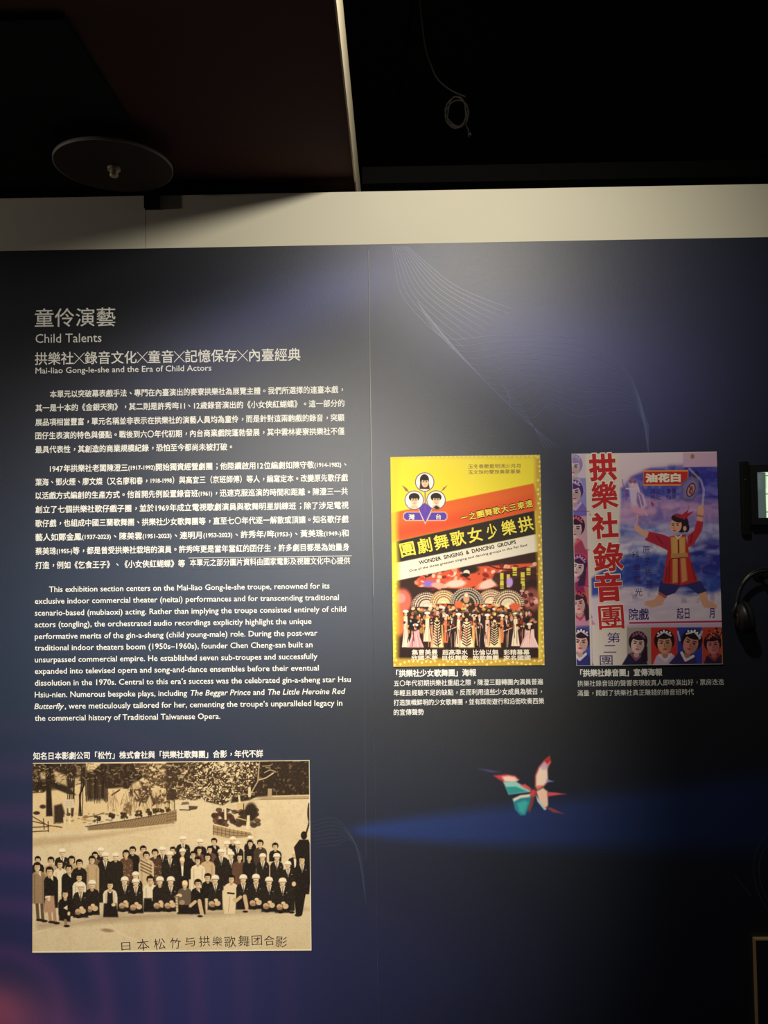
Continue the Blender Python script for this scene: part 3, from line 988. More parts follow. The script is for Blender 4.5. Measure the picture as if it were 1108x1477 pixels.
# standing rows, back to front: x, y, head radius, hat, clothes, height, kind
stand = [
    (264.1, 1211.4, 5, 'w', SUIT, 40, 'suit'), (336, 1211.9, 4.6, 'w', DARK, 20, ''), (309, 1214, 4.4, 'h', DARK, 26, 'collar'), (288.8, 1215.2, 4.6, 'w', DARK, 30, ''),
    (360.9, 1210.5, 4.4, 'w', DARK, 10, ''), (360.9, 1217, 4.6, 'h', DARK, 30, ''), (375.5, 1216.8, 4.8, 'h', (70, 52, 40), 30, ''), (327.3, 1218.2, 4.6, 'w', WHT, 26, 'suit'), (342.7, 1218.2, 4.6, 'w', SUIT, 26, 'suit'),
    (397.2, 1221, 4.6, 'h', DARK, 16, ''), (303.3, 1225.3, 4.4, 'h', BRN, 20, ''), (206.6, 1225.3, 4.8, 'h', TAN, 40, ''), (191.5, 1226.5, 4.8, 'h', DARK, 40, ''), (234.4, 1226.5, 4.8, 'w', SUIT, 44, 'suit'),
    (249.6, 1226.5, 4.4, 'h', DARK, 20, ''), (287.5, 1226.5, 4.4, 'h', BRN, 20, ''), (302.8, 1225.2, 4.2, 'h', BRN, 20, ''), (145.5, 1227.8, 4.8, 'w', SUIT, 40, ''), (137, 1234, 4.6, 'h', (110, 84, 60), 40, ''),
    (89.9, 1229.7, 5.2, 'w', SUIT, 44, 'suit'), (263.5, 1229, 4.8, 'w', DARK, 20, ''), (182, 1231.6, 5, 'l', BRN, 46, 'print'), (223.7, 1230.3, 5, 'h', (76, 54, 40), 46, 'print'), (318.9, 1230, 5, 'w', SUIT, 48, 'suit'),
    (278.7, 1232.9, 4.4, 'h', DARK, 30, 'collar'), (211, 1234, 5, 'h', (206, 176, 132), 48, 'stripe'), (245.2, 1233.5, 5, 'w', SUIT, 48, 'suit'), (333.3, 1233.6, 5, 'w', SUIT, 46, 'suit'), (151.8, 1235.4, 5.2, 'w', SUIT, 60, 'suit'),
    (167, 1235.4, 5, 'w', SUIT, 52, ''), (299.5, 1236.6, 5.2, 'l', (200, 168, 124), 44, ''), (345.5, 1236.4, 5, 'h', BRN, 44, ''), (379, 1236.4, 5, 'w', SUIT, 50, 'suit'), (399.3, 1236.4, 5.2, 'w', SUIT, 52, 'suit'),
    (359.5, 1237, 4.8, 'h', DARK, 44, ''), (425.6, 1230.8, 5, 'b', SUIT, 60, 'shirt'), (415.4, 1247.6, 5, 'w', SUIT, 60, 'suit'), (132.9, 1240.5, 5.2, 'h', TAN, 52, ''),
    (54.5, 1240.4, 4.6, 'h', DARK, 30, ''), (73.5, 1241.7, 5, 'h', TAN, 34, ''), (103.2, 1240.4, 5, 'l', TAN, 40, ''), (262.9, 1240.4, 5, 'b', DARK, 60, 'shirt'), (285.6, 1241.7, 5, 'h', (230, 208, 168), 60, ''),
    (86.8, 1246.7, 5.2, 'h', WHT, 40, ''), (114.5, 1245.5, 5.2, 'h', SUIT, 54, ''), (99.4, 1253, 5.2, 'h', DARK, 62, 'collar'),
]
for x_, y_, r_, hat, col, h_, kd in stand:
    torso(x_, y_, r_, h_, col, rnd.uniform(1.85, 2.2), kd)
    head(x_, y_, r_ * .93, hat, turn=rnd.uniform(-.5, .5))
# full figures at both ends
cv.poly([(424, 1222), (432, 1211), (445, 1211), (449, 1222), (449, 1252), (446, 1290), (434, 1290), (429, 1250)], DARK)
cv.ell(438.5, 1205, 4.6, 6, (34, 26, 20))
for x_, y_, col, fy, leg in ((53.9, 1250.5, (150, 122, 90), 1327, (92, 72, 54)), (71.6, 1256.9, DARK, 1330, (168, 128, 100))):
    cv.line([(x_ - 1, y_ + 46), (x_ + 1, fy - 2)], 4.6, leg)
    cv.line([(x_ + 6, y_ + 46), (x_ + 8, fy)], 4.6, leg)
    cv.ell(x_ + 3, fy, 5, 2, (40, 30, 24))
    cv.ell(x_ + 10, fy + 1.5, 5, 2, (40, 30, 24))
    torso(x_ + 2, y_, 5.4, 46, col, 1.9, 'collar')
    head(x_, y_, 5.4, 'h')
cv.poly([(66, 1292), (78, 1292), (80, 1316), (62, 1316)], (176, 136, 108), 1)
cv.line([(66, 1294), (72, 1293)], 2, (236, 222, 190))
cv.ell(70.5, 1297, 2.2, 3, SKIN)
cv.poly([(424, 1252), (444, 1250), (447, 1262), (441, 1290), (436, 1320), (427, 1320), (424, 1290)], DARK)
torso(435.7, 1240.6, 5.2, 40, DARK, 2.1, 'suit')
head(435.7, 1240.6, 5.2, 'h')
cv.ell(424, 1275, 3, 3.4, SKIN)
cv.ell(430, 1320, 5, 2.2, (36, 28, 22))
cv.ell(421, 1316, 4, 1.8, (36, 28, 22))
# crouching front row
front = [
    (195.9, 1263.2, 5, 'w', SUIT, 'suit', 0), (300, 1265.7, 4.8, 'h', DARK, '', 0), (114.5, 1265.7, 5, 'h', WHT, '', 0), (180, 1270.8, 5.3, 'w', SUIT, 'suit', 1), (195.9, 1273.3, 5.3, 'w', SUIT, 'suit', 1), (216.8, 1269.5, 5.2, 'h', WHT, '', 2),
    (230.7, 1270.8, 5.4, 'w', SUIT, '', 1), (246.4, 1270.8, 5.4, 'w', SUIT, 'suit', 1), (266.7, 1274.6, 5.2, 'b', GRY, '', 3), (285.6, 1274.6, 5.2, 'h', DARK, 'collar', 4), (310.5, 1268.5, 5.3, 'w', SUIT, 'suit', 1),
    (333.6, 1268, 5, 'h', (224, 200, 160), '', 5), (351, 1267.9, 5.3, 'w', SUIT, 'suit', 4), (369.3, 1267.2, 5.4, 'w', SUIT, 'suit', 1), (388.1, 1271.3, 5.3, 'w', SUIT, 'suit', 1), (407.7, 1272.7, 5.4, 'w', SUIT, 'suit', 1),
    (158.8, 1277, 5.2, 'l', (224, 204, 168), 'vest', 2), (132.9, 1275.8, 5.4, 'w', SUIT, '', 1), (116.4, 1279.6, 5.6, 'w', SUIT, 'suit', 1), (94.3, 1289.7, 5.2, 'l', DARK, '', 6),
]
for x_, y_, r_, hat, col, kd, leg in front:
    by = y_ + 44
    if leg in (1, 3, 4):
        cv.poly([(x_ - 10, y_ + 24), (x_ + 10, y_ + 24), (x_ + 11, by), (x_ - 11, by)], DARK, 1)
    torso(x_, y_, r_, 24, col, 1.95, kd)
    if leg == 1:
        cv.ell(x_ - 4.5 + rnd.uniform(-1, 1), y_ + 35, 4.2, 3.8, (200, 166, 124))
        cv.ell(x_ + 4 + rnd.uniform(-1, 1), y_ + 34.5, 4.3, 3.8, (208, 176, 134))
        cv.ell(x_ - 4, y_ + 37.5, 4, 2.4, (158, 122, 88), soft=.4)
        cv.ell(x_ + 1, y_ + 30, 3, 2.2, SKIN)
        cv.ell(x_ - 3, y_ + 43.5, 4, 1.5, (30, 24, 20))
    elif leg == 2:
        cv.poly([(x_ - 9, y_ + 26), (x_ + 9, y_ + 26), (x_ + 12, by + 2), (x_ - 10, by + 2)], DARK, 1)
        cv.ell(x_ + 5, y_ + 28, 3, 2.4, SKIN)
    elif leg == 3:
        cv.ell(x_ - 8, y_ + 17, 4, 2.6, SKIN)
        cv.ell(x_ - 4, y_ + 27, 4, 3.4, (170, 132, 98))
        cv.line([(x_ - 12, y_ + 18), (x_ - 11, y_ + 40)], 3.2, (206, 180, 140))
        cv.line([(x_ - 15, y_ + 19), (x_ - 8, y_ + 19)], 2, (120, 92, 64))
        for k in range(4):
            cv.line([(x_ - 13.5, y_ + 22 + 4 * k), (x_ - 9, y_ + 23 + 4 * k)], .8, (90, 68, 46))
    elif leg == 4:
        cv.line([(x_ + 2, y_ + 25), (x_ + 6, y_ + 45)], 5.5, (206, 172, 130))
        cv.line([(x_ - 11, y_ + 32), (x_ - 4, y_ + 26)], 4.5, (206, 172, 130))
        cv.ell(x_ + 3, y_ + 47, 4, 1.6, (30, 24, 20))
    elif leg == 5:
        cv.poly([(x_ - 11, y_ + 10), (x_ + 9, y_ + 10), (x_ + 11, y_ + 26), (x_ + 5, y_ + 50), (x_ - 10, y_ + 50), (x_ - 12, y_ + 26)], (222, 198, 158), 1)
        cv.line([(x_ - 5, y_ + 20), (x_ + 4, y_ + 21)], 2.4, (40, 30, 22))
        cv.line([(x_ - 2, y_ + 26), (x_ - 4, y_ + 48)], 1, (176, 150, 114))
        cv.ell(x_ + 7, y_ + 30, 5, 3, (196, 164, 124))
    elif leg == 6:
        cv.poly([(x_ - 10, y_ + 12), (x_ + 9, y_ + 12), (x_ + 7, y_ + 40), (x_ - 9, y_ + 38)], DARK, 1)
        cv.poly([(x_ - 3, y_ + 20), (x_ + 3, y_ + 16), (x_ + 3, y_ + 23)], (226, 206, 170))
        cv.ell(x_ + 5, y_ + 28, 2, 3, SKIN)
        cv.line([(x_, y_ + 38), (x_ + 1, y_ + 45)], 4, (150, 112, 86))
        cv.ell(x_ + 2, y_ + 46, 4.6, 1.8, (30, 24, 20))
    head(x_, y_, r_, hat, turn=rnd.uniform(-.4, .4))
cv.fill(np.clip((cv.noise(77, 1.2) - .5) * .2, 0, .05), (40, 28, 18))
cv.fill(np.clip((cv.noise(78, 1.2) - .5) * .2, 0, .05), (240, 222, 180))
# white border of the print
e = 1.3 * F / DIST * 0 + 0.0022
cv.fill(((cv.xs > gx1 - e) | (cv.zs < gz0 + e * 2) | (cv.zs > gz1 - e)) * 0.85, (232, 220, 190))
cv.build('photo_print', M['photo'], PHOTO)
box('mounting_board', (gx0, -0.011, gz0), (gx1, -0.0062, gz1), M['board'], PHOTO)
L = Lettering(0.0115)
for ch, x_, y_, s_, rt in (('日', 181.5, 1364.5, 14, .05), ('本', 206.5, 1362.8, 19, .1), ('松', 230, 1361.5, 18, .12), ('竹', 253, 1360.5, 17, -.1), ('与', 274, 1358.5, 16, .14), ('拱', 295, 1357.5, 17, .05),
                           ('樂', 313.5, 1357.5, 15, -.04), ('歌', 332, 1358.5, 18, .08), ('舞', 352, 1357.5, 18, -.05), ('团', 370.5, 1356, 16, .03), ('合', 388.5, 1356.5, 16, .12), ('影', 406, 1358.5, 18, -.1)):
    L.add(ch, x_ - s_ * .46, x_ + s_ * .46, y_, s_ * .95, -0.004, rot=rt)
L.build('handwriting', M['ink'], PHOTO)

# ------------------------------------------------------------------ the yellow poster
ax0, ax1 = W(565.3, 810, 0.011)[0], W(782.5, 810, 0.011)[0]
az1, az0 = W(672, 657.5, 0.011)[1], W(676, 960.5, 0.011)[1]
YEL = empty('theatre_poster', ((ax0 + ax1) / 2, -0.006, az0), 'yellow and red dance troupe poster with slanted title bands and a stage crowd', 'poster')
cv = Canvas(ax0, ax1, az0, az1, 440, 616, 0.0112, c8(247, 226, 62))
cv.fill(np.clip((cv.noise(31, 40) - .5) * .8, 0, .4), (252, 236, 110))
cv.view(545, 640, 3.604)
# scene under the bands
cv.poly([(92, 640), (835, 560), (835, 1125), (92, 1125)], (58, 32, 26), 4)
cv.view(560, 790, 4.817)
leaf = cv.noise(33, 5)
cv.poly([(180, 235), (470, 140), (1030, 105), (1035, 155), (760, 270), (640, 292), (210, 272)], (222, 90, 54), 5)
for k in range(90):
    x_ = rnd.uniform(190, 1030)
    y_ = rnd.uniform(140, 285) if x_ < 700 else rnd.uniform(110, 230)
    cv.ell(x_, y_, rnd.uniform(8, 26), rnd.uniform(6, 18), rnd.choice([(232, 104, 60), (244, 150, 110), (236, 190, 160), (120, 34, 30), (206, 66, 48), (250, 214, 190)]), rnd.uniform(-.6, .6), op=.85)
cv.ell(285, 250, 46, 24, (150, 110, 190), soft=.3)
cv.ell(350, 262, 50, 20, (238, 170, 150), .1, soft=.3)
cv.ell(470, 250, 70, 26, (240, 208, 190), -.1, soft=.3)
cv.ell(700, 250, 80, 30, (246, 200, 180), -.35, soft=.3)
cv.ell(560, 150, 70, 30, (46, 26, 22), soft=.3)
cv.ell(545, 172, 22, 18, (236, 216, 190))
cv.ell(540, 190, 26, 14, (30, 20, 18))
cv.line([(680, 118), (760, 145), (870, 152), (960, 135)], 9, (96, 22, 24))
cv.poly([(740, 178), (860, 150), (1035, 130), (1035, 330), (960, 330), (800, 300), (720, 220)], (54, 26, 24), 8, .9)
for x_, y_, h_, w_ in ((790, 225, 100, 24), (835, 230, 90, 22), (880, 165, 60, 30), (935, 210, 80, 28), (975, 165, 50, 28), (940, 270, 40, 22), (790, 265, 40, 26)):
    cv.poly([(x_ - w_ / 2, y_ - h_ / 2), (x_ + w_ / 2, y_ - h_ / 2), (x_ + w_ / 2, y_ + h_ / 2), (x_ - w_ / 2, y_ + h_ / 2)], (222, 208, 74), 2, .95)
    cv.line([(x_ - w_ / 2, y_), (x_ + w_ / 2, y_)], 5, (70, 40, 30))
    cv.line([(x_ - w_ / 2, y_ + h_ * .25), (x_ + w_ / 2, y_ + h_ * .25)], 5, (70, 40, 30))
cv.ell(845, 240, 22, 34, (190, 150, 220), soft=.3)
cv.ell(100, 370, 62, 84, (226, 108, 88), soft=.25)
cv.ell(88, 350, 34, 34, (242, 150, 140), soft=.3)
cv.ell(80, 520, 40, 90, (230, 120, 66), soft=.3)
cv.ell(1000, 360, 60, 80, (150, 78, 70), soft=.3)
for k in range(40):
    cv.ell(rnd.uniform(925, 1035), rnd.uniform(300, 520), rnd.uniform(6, 18), rnd.uniform(6, 18), rnd.choice([(226, 150, 140), (60, 30, 30), (210, 110, 90), (240, 200, 190)]), op=.8)


def fan(x, y, r, light, dots, seed):
    cv.ell(x, y, r, r * .98, light, arc='up')
    rr = random.Random(seed)
    for ring in (0.5, 0.66, 0.82, 0.94):
        nn = int(8 + 16 * ring)
        for k in range(nn):
            a = math.pi * (k + .5) / nn
            cv.ell(x - r * ring * math.cos(a), y - r * ring * math.sin(a), r * .06, r * .05, dots, op=.9)
    for k in range(11):
        a = math.pi * (k + .5) / 11
        cv.line([(x - r * .2 * math.cos(a), y - r * .2 * math.sin(a)), (x - r * math.cos(a), y - r * math.sin(a))], 3, dots, .4)


fan(265, 410, 104, (240, 222, 196), (84, 52, 40), 1)
fan(385, 388, 96, (246, 226, 172), (150, 96, 56), 2)
fan(715, 388, 100, (246, 226, 190), (140, 90, 56), 3)
fan(835, 402, 112, (242, 224, 190), (110, 70, 48), 4)
fan(548, 392, 118, (34, 26, 24), (206, 186, 160), 5)
cv.ell(543, 350, 22, 36, (210, 160, 120), soft=.2)
cv.ell(543, 330, 11, 13, (246, 220, 190))
for k in range(150):
    x_ = rnd.uniform(170, 940)
    y_ = rnd.uniform(388, 455) + abs(x_ - 550) * .05
    cv.ell(x_, y_, rnd.uniform(7, 17), rnd.uniform(6, 13), rnd.choice([(250, 226, 180), (250, 240, 222), (238, 206, 90), (232, 140, 70), (246, 200, 140), (226, 96, 60), (90, 50, 40)]), rnd.uniform(-1, 1), op=.85)
cv.ell(490, 395, 30, 26, (226, 110, 66), soft=.3)
cv.ell(880, 410, 36, 26, (226, 96, 56), soft=.3)
cv.poly([(160, 440), (960, 440), (1000, 690), (120, 690)], (52, 28, 24), 10, .75)
for k in range(110):
    cv.ell(rnd.uniform(120, 1000), rnd.uniform(455, 600), rnd.uniform(6, 16), rnd.uniform(8, 24), rnd.choice([(40, 22, 20), (150, 70, 50), (226, 130, 90), (250, 220, 196), (96, 44, 36), (236, 170, 60)]), op=.7)
GOWN = [(122, 450, 692, 26, (246, 226, 200), 0), (272, 462, 652, 28, (250, 228, 190), 0), (400, 480, 660, 22, (226, 120, 84), 0), (490, 470, 690, 24, (248, 222, 190), 0), (598, 480, 680, 20, (232, 140, 86), 0), (690, 476, 690, 30, (248, 206, 180), 0),
        (790, 480, 660, 22, (232, 130, 90), 0), (885, 468, 684, 30, (248, 224, 196), 0), (440, 470, 692, 30, (30, 24, 24), 2), (635, 464, 692, 40, (30, 24, 24), 2), (822, 470, 692, 26, (32, 26, 26), 2),
        (340, 480, 702, 46, (250, 226, 176), 1), (545, 490, 702, 56, (252, 230, 184), 1), (738, 500, 694, 46, (250, 226, 176), 1), (190, 545, 696, 60, (240, 170, 170), 3), (982, 540, 700, 70, (244, 206, 200), 3)]
for x_, y0_, y1_, w_, col, kd in GOWN:
    cv.poly([(x_ - w_ * .45, y0_ + 26), (x_ + w_ * .45, y0_ + 26), (x_ + w_ * .5, (y0_ + y1_) / 2), (x_ + w_, y1_), (x_ - w_, y1_), (x_ - w_ * .5, (y0_ + y1_) / 2)], col, 2)
    if kd == 0:
        cv.line([(x_ + w_ * .2, y0_ + 60), (x_ + w_ * .5, y1_)], 6, shade(col, .8), .7)
        cv.line([(x_ - w_ * .3, y0_ + 80), (x_ - w_ * .5, y1_)], 5, shade(col, .72), .6)
    if kd == 1:
        for k in range(9):
            yy = y0_ + 40 + k * (y1_ - y0_ - 50) / 9
            cv.line([(x_ - w_ * .5, yy - 10), (x_, yy + 8), (x_ + w_ * .5, yy - 10)], 8, (40, 28, 22), .95)
        cv.line([(x_ - w_ * .75, y0_ + 60), (x_ - w_ * .9, y1_)], 12, (242, 176, 120), .8)
        cv.line([(x_ + w_ * .75, y0_ + 60), (x_ + w_ * .9, y1_)], 12, (246, 206, 110), .8)
    if kd == 2:
        cv.poly([(x_ - 8, y0_ + 26), (x_ + 8, y0_ + 26), (x_ + 2, y0_ + 70)], (240, 226, 200))
        cv.line([(x_, y1_ - 90), (x_, y1_)], 7, (150, 110, 90), .8)
    if kd == 3:
        for k in range(7):
            cv.line([(x_ + (k - 3) * 5, y0_ + 50), (x_ + (k - 3) * w_ * .3, y1_)], 4, rnd.choice([(216, 120, 126), (252, 226, 220), (236, 180, 180)]), .8)
        cv.ell(x_ - 10, y0_ - 10, 38, 44, (30, 22, 22), soft=.2)
    cv.ell(x_, y0_ + 8, 15, 17, (32, 20, 18))
    cv.ell(x_, y0_ + 12, 10, 13, (238, 186, 144))
    if kd in (0, 3):
        cv.ell(x_, y0_ - 8, 20, 10, (250, 238, 214))
for p_ in ([(400, 580), (500, 540)], [(800, 580), (860, 558)]):
    cv.line(p_, 6, (244, 220, 190))
for k in range(120):
    x_ = rnd.uniform(110, 1010)
    cv.ell(x_, rnd.uniform(455, 560), rnd.uniform(4, 11), rnd.uniform(4, 12), rnd.choice([(40, 22, 20), (44, 26, 22), (250, 226, 200), (232, 150, 96), (250, 206, 110), (214, 90, 66)]), rnd.uniform(-1, 1), op=.8)
for k in range(60):
    x_ = rnd.uniform(110, 1010)
    cv.line([(x_, rnd.uniform(520, 600)), (x_ + rnd.uniform(-14, 14), rnd.uniform(610, 690))], rnd.uniform(3, 7), rnd.choice([(40, 22, 20), (250, 214, 186), (170, 80, 60), (240, 170, 140)]), .75)
cv.poly([(80, 694), (1040, 694), (1040, 790), (80, 790)], (46, 28, 24), 6)
cv.poly([(60, 770), (1060, 770), (1060, 830), (60, 830)], (206, 166, 66), 12, .9)
# bands and gilt frame
cv.view(545, 640, 3.604)
cv.poly([(60, 362), (810, 206), (850, 340), (60, 514)], (233, 106, 44), 3)
cv.poly([(60, 440), (830, 270), (850, 340), (60, 514)], (226, 78, 44), 26, .8)
cv.poly([(96, 508), (815, 348), (822, 470), (98, 622)], (46, 38, 32), 3)
cv.poly([(80, 622), (850, 466), (850, 556), (80, 716)], (236, 226, 206), 3)
cv.poly([(60, 40), (118, 40), (100, 420), (110, 640), (104, 1120), (60, 1160)], (244, 214, 62), 14, .85)
cv.poly([(818, 40), (880, 40), (880, 1160), (848, 1160), (834, 700), (818, 400)], (204, 168, 66), 12, .95)
cv.poly([(60, 1120), (880, 1120), (880, 1165), (60, 1165)], (202, 164, 62), 10, .9)
cv.poly([(60, 50), (850, 50), (850, 76), (60, 76)], (222, 190, 84), 8, .6)
for k in range(46):
    y_ = 70 + k * 24
    cv.ell(836 + rnd.uniform(-7, 12) + y_ * .016, y_, 6, 6, (250, 232, 150), soft=.4)
    if y_ > 640:
        cv.ell(84 + rnd.uniform(-6, 10), y_, 5, 5, (252, 236, 140), soft=.4)
for k in range(34):
    cv.ell(95 + k * 22.5, 1140 + rnd.uniform(-14, 10), 6, 6, (250, 228, 130), soft=.4)
    cv.ell(95 + k * 22, 66 + rnd.uniform(-3, 4), 5, 5, (252, 240, 160), soft=.4, op=.7)
# emblem with three portraits
cv.view(560, 650, 4.817)
cv.poly([(95, 238), (130, 262), (146, 286), (122, 282)], (150, 110, 90), 2)
cv.poly([(412, 240), (390, 270), (368, 284), (384, 258)], (150, 110, 90), 2)
cv.poly([(120, 424), (395, 424), (412, 440), (412, 472), (395, 488), (120, 488), (104, 472), (104, 440)], (222, 190, 170), 2)
cv.poly([(126, 430), (218, 430), (240, 482), (126, 482), (110, 468), (110, 444)], (96, 66, 168), 2)
cv.poly([(300, 430), (392, 430), (406, 444), (406, 468), (392, 482), (276, 482)], (96, 66, 168), 2)
cv.poly([(208, 404), (256, 362), (306, 404), (258, 514)], (228, 196, 176), 2)
cv.poly([(212, 402), (256, 360), (303, 402), (258, 500)], (100, 68, 172), 2)
cv.line([(256, 280), (258, 420)], 6, (120, 84, 150))
for x_, y_, kd in ((254, 218, 0), (181, 344, 1), (333, 343, 1)):
    cv.ell(x_, y_, 67, 67, (112, 84, 130))
    cv.ell(x_, y_, 61, 61, (248, 244, 232))
    if kd == 0:
        cv.ell(x_ - 2, y_ - 14, 32, 40, (48, 32, 28))
        cv.poly([(x_ - 30, y_ - 10), (x_ - 36, y_ + 48), (x_ + 36, y_ + 50), (x_ + 24, y_ - 10)], (70, 42, 36), 3)
    else:
        cv.ell(x_, y_ - 20, 38, 30, (40, 30, 28))
        cv.poly([(x_ - 26, y_ + 36), (x_ + 26, y_ + 36), (x_ + 24, y_ + 58), (x_ - 24, y_ + 58)], (230, 196, 160), 3)
    cv.ell(x_ + 2, y_ + 4, 24, 33, (238, 204, 164))
    cv.ell(x_ + 2, y_ - 24, 27, 13, (44, 32, 28))
    for s_ in (-1, 1):
        cv.ell(x_ + 2 + s_ * 10, y_ - 2, 6, 3, (50, 34, 30))
        cv.line([(x_ + 2 + s_ * 5, y_ - 10), (x_ + 2 + s_ * 15, y_ - 11)], 3, (60, 40, 34))
    cv.line([(x_ + 2, y_), (x_ + 4, y_ + 12)], 3, (196, 150, 116))
    cv.line([(x_ - 5, y_ + 21), (x_ + 9, y_ + 21)], 4, (186, 80, 70))
cv.poly([(312, 396), (335, 380), (362, 398), (340, 408)], (60, 40, 36), 3)
cv.build('poster_print', M['art'], YEL)
box('backing_board', (ax0, -0.011, az0), (ax1, -0.0062, az1), M['board'], YEL)


def p5(x, y):
    return 545 + x / 3.604, 640 + y / 3.604


INKS = dict(yellow=material('yellow_ink', (246, 226, 84), .6, .2), black=material('black_ink', (34, 28, 24), .6, .2), grey=material('faded_violet_ink', (140, 110, 96), .6, .2), white=material('pale_ink', (240, 228, 206), .6, .2),
            red=material('red_brush_ink', (196, 44, 52), .6, .2), violet=material('violet_ink', (66, 44, 120), .6, .2), gold=material('gold_ink', (236, 206, 150), .6, .2))
D1, D2 = 0.0116, 0.0119


def slanted(L, chars, xa, ya, xb, yb, size, bold, conv, rot):
    """Characters spread along a slanted line between two crop points."""
    for i, ch in enumerate(chars):
        q = i / max(1, len(chars) - 1)
        x, y = conv(xa + (xb - xa) * q, ya + (yb - ya) * q)
        k = 0.72 if ch in '少' else 1.0
        L.add(ch, x - size * .47 * k, x + size * .47 * k, y, size, bold, rot=rot)


L = Lettering(D1)
slanted(L, '團劇舞歌女少樂拱', 154, 548, 768, 418, 22.5, .016, p5, .2)
L.build('title_lettering', INKS['yellow'], YEL)
L = Lettering(D1)
slanted(L, '一之團舞歌大三東遠', 450, 384, 786, 312, 11.8, .085, p5, .2)
L.build('subtitle_outline', INKS['black'], YEL)
L = Lettering(D2)
slanted(L, '一之團舞歌大三東遠', 450, 384, 786, 312, 11.0, .02, p5, .2)
L.build('subtitle_lettering', INKS['yellow'], YEL)
L = Lettering(D1)
xx, yy = p5(466, 568)
L.add('WONDER  SINGING  &  DANCING  GROUPS', p5(208, 0)[0], p5(724, 0)[0], yy, 7.6, .025, .33, rot=.2)
xx, yy = p5(470, 598)
L.add('One of the three greatest singing and dancing groups in the Far East', p5(156, 0)[0], p5(786, 0)[0], yy, 4.6, .01, .3, rot=.205)
L.build('english_lettering', INKS['black'], YEL)
L = Lettering(D1)
L.add('玉冬春艷藍明滿少月月', p5(470, 0)[0], p5(742, 0)[0], p5(0, 118)[1], 6.6, .0)
L.add('玉文珠粉蘭珠美翠華美', p5(470, 0)[0], p5(742, 0)[0], p5(0, 148)[1], 6.6, .0)
L.build('names_lettering', INKS['grey'], YEL)
L = Lettering(D1)
L.add('灣', p5(160, 0)[0], p5(192, 0)[0], p5(0, 381)[1], 8.4, .02)
L.build('emblem_lettering', INKS['white'], YEL)
L = Lettering(D1)
L.add('台', p5(302, 0)[0], p5(330, 0)[0], p5(0, 380)[1], 8.4, .02)
L.build('emblem_lettering', INKS['white'], YEL)
for row, y_, sz in (((('集曹美曼', 176, 312), ('超高準水', 336, 468), ('比倫以無', 494, 628), ('彩精幕幕', 654, 790)), 1085, 8.4), ((('欣國不夢', 174, 312), ('目悅舞歌', 336, 470), ('飲歌舞團', 494, 628), ('家名國國', 654, 794)), 1114, 7.4)):
    L = Lettering(D1)
    for t_, xa, xb in row:
        L.add(t_, p5(xa, 0)[0], p5(xb, 0)[0], p5(0, y_)[1], sz, .02)
    L.build('slogan_lettering', INKS['white'], YEL)

# ------------------------------------------------------------------ the blue poster
bx0, bx1 = W(828, 806, 0.011)[0], W(1038.5, 806, 0.011)[0]
bz1, bz0 = W(930, 653, 0.011)[1], W(938, 959.3, 0.011)[1]
BLU = empty('theatre_poster', ((bx0 + bx1) / 2, -0.006, bz0), 'violet and blue poster with red brush title and a child in a red robe', 'poster')
cv = Canvas(bx0, bx1, bz0, bz1, 440, 640, 0.0112, c8(226, 210, 204))
cv.view(800, 640, 3.597)
sky = cv.noise(41, 14) * .6 + cv.noise(42, 5) * .4
cv.poly([(80, 40), (900, 40), (900, 360), (300, 360)], (216, 184, 206), 10)
cv.poly([(330, 255), (400, 170), (500, 128), (650, 118), (900, 108), (900, 420), (330, 420)], (84, 84, 178), 10)
cv.poly([(600, 118), (900, 112), (900, 330), (740, 330), (700, 200)], (52, 50, 148), 22, .9)
cv.poly([(330, 300), (480, 290), (900, 300), (900, 430), (330, 440)], (196, 150, 196), 24, .9)
cv.poly([(320, 400), (900, 400), (900, 520), (320, 520)], (158, 150, 208), 26, .9)
cv.poly([(320, 420), (470, 430), (560, 455), (520, 480), (320, 470)], (96, 110, 190), 14, .7)
cv.poly([(320, 520), (480, 510), (560, 560), (560, 620), (470, 580), (320, 590)], (226, 216, 232), 14)
cv.poly([(180, 660), (340, 590), (480, 580), (900, 530), (900, 780), (180, 800)], (60, 82, 172), 16)
cv.poly([(700, 520), (900, 480), (900, 700), (740, 680)], (44, 42, 138), 16, .85)
cv.poly([(180, 800), (300, 770), (380, 730), (470, 760), (560, 740), (680, 800), (780, 790), (900, 750), (900, 950), (180, 960)], (226, 206, 222), 16)
cv.fill(np.clip((sky - .5) * 1.6, 0, .28) * (cv.X > 890) * (cv.Y < 880), (220, 196, 226))
cv.fill(np.clip((.48 - sky) * 1.6, 0, .25) * (cv.X > 890) * (cv.Y < 870) * (cv.Y > 690), (48, 52, 140))
for k in range(260):
    x_, y_ = rnd.uniform(345, 865), rnd.uniform(130, 905)
    if y_ < 260 and x_ < 330 + (260 - y_) * 1.2:
        continue
    pal = [(70, 72, 172), (112, 108, 200), (56, 54, 150)] if y_ < 270 else [(214, 164, 202), (186, 140, 196), (150, 128, 200)] if y_ < 420 else [(200, 196, 228), (120, 128, 204), (232, 220, 236)] if y_ < 570 else [(52, 72, 164), (70, 92, 184), (44, 50, 142)] if y_ < 740 else [(236, 220, 232), (206, 184, 214), (214, 200, 228)]
    cv.ell(x_, y_, rnd.uniform(20, 62), rnd.uniform(5, 15), rnd.choice(pal), rnd.uniform(-.25, .2), soft=.6, op=.4)
cv.poly([(545, 310), (575, 400), (510, 400)], (110, 96, 178), 10, .7)
cv.poly([(80, 40), (670, 40), (668, 100), (500, 112), (380, 170), (320, 240), (320, 300), (80, 300)], (224, 202, 214), 12)
cv.poly([(668, 38), (860, 38), (860, 118), (668, 122)], (206, 168, 198), 2)
cv.ell(716, 66, 10, 12, (150, 120, 80), soft=.4)
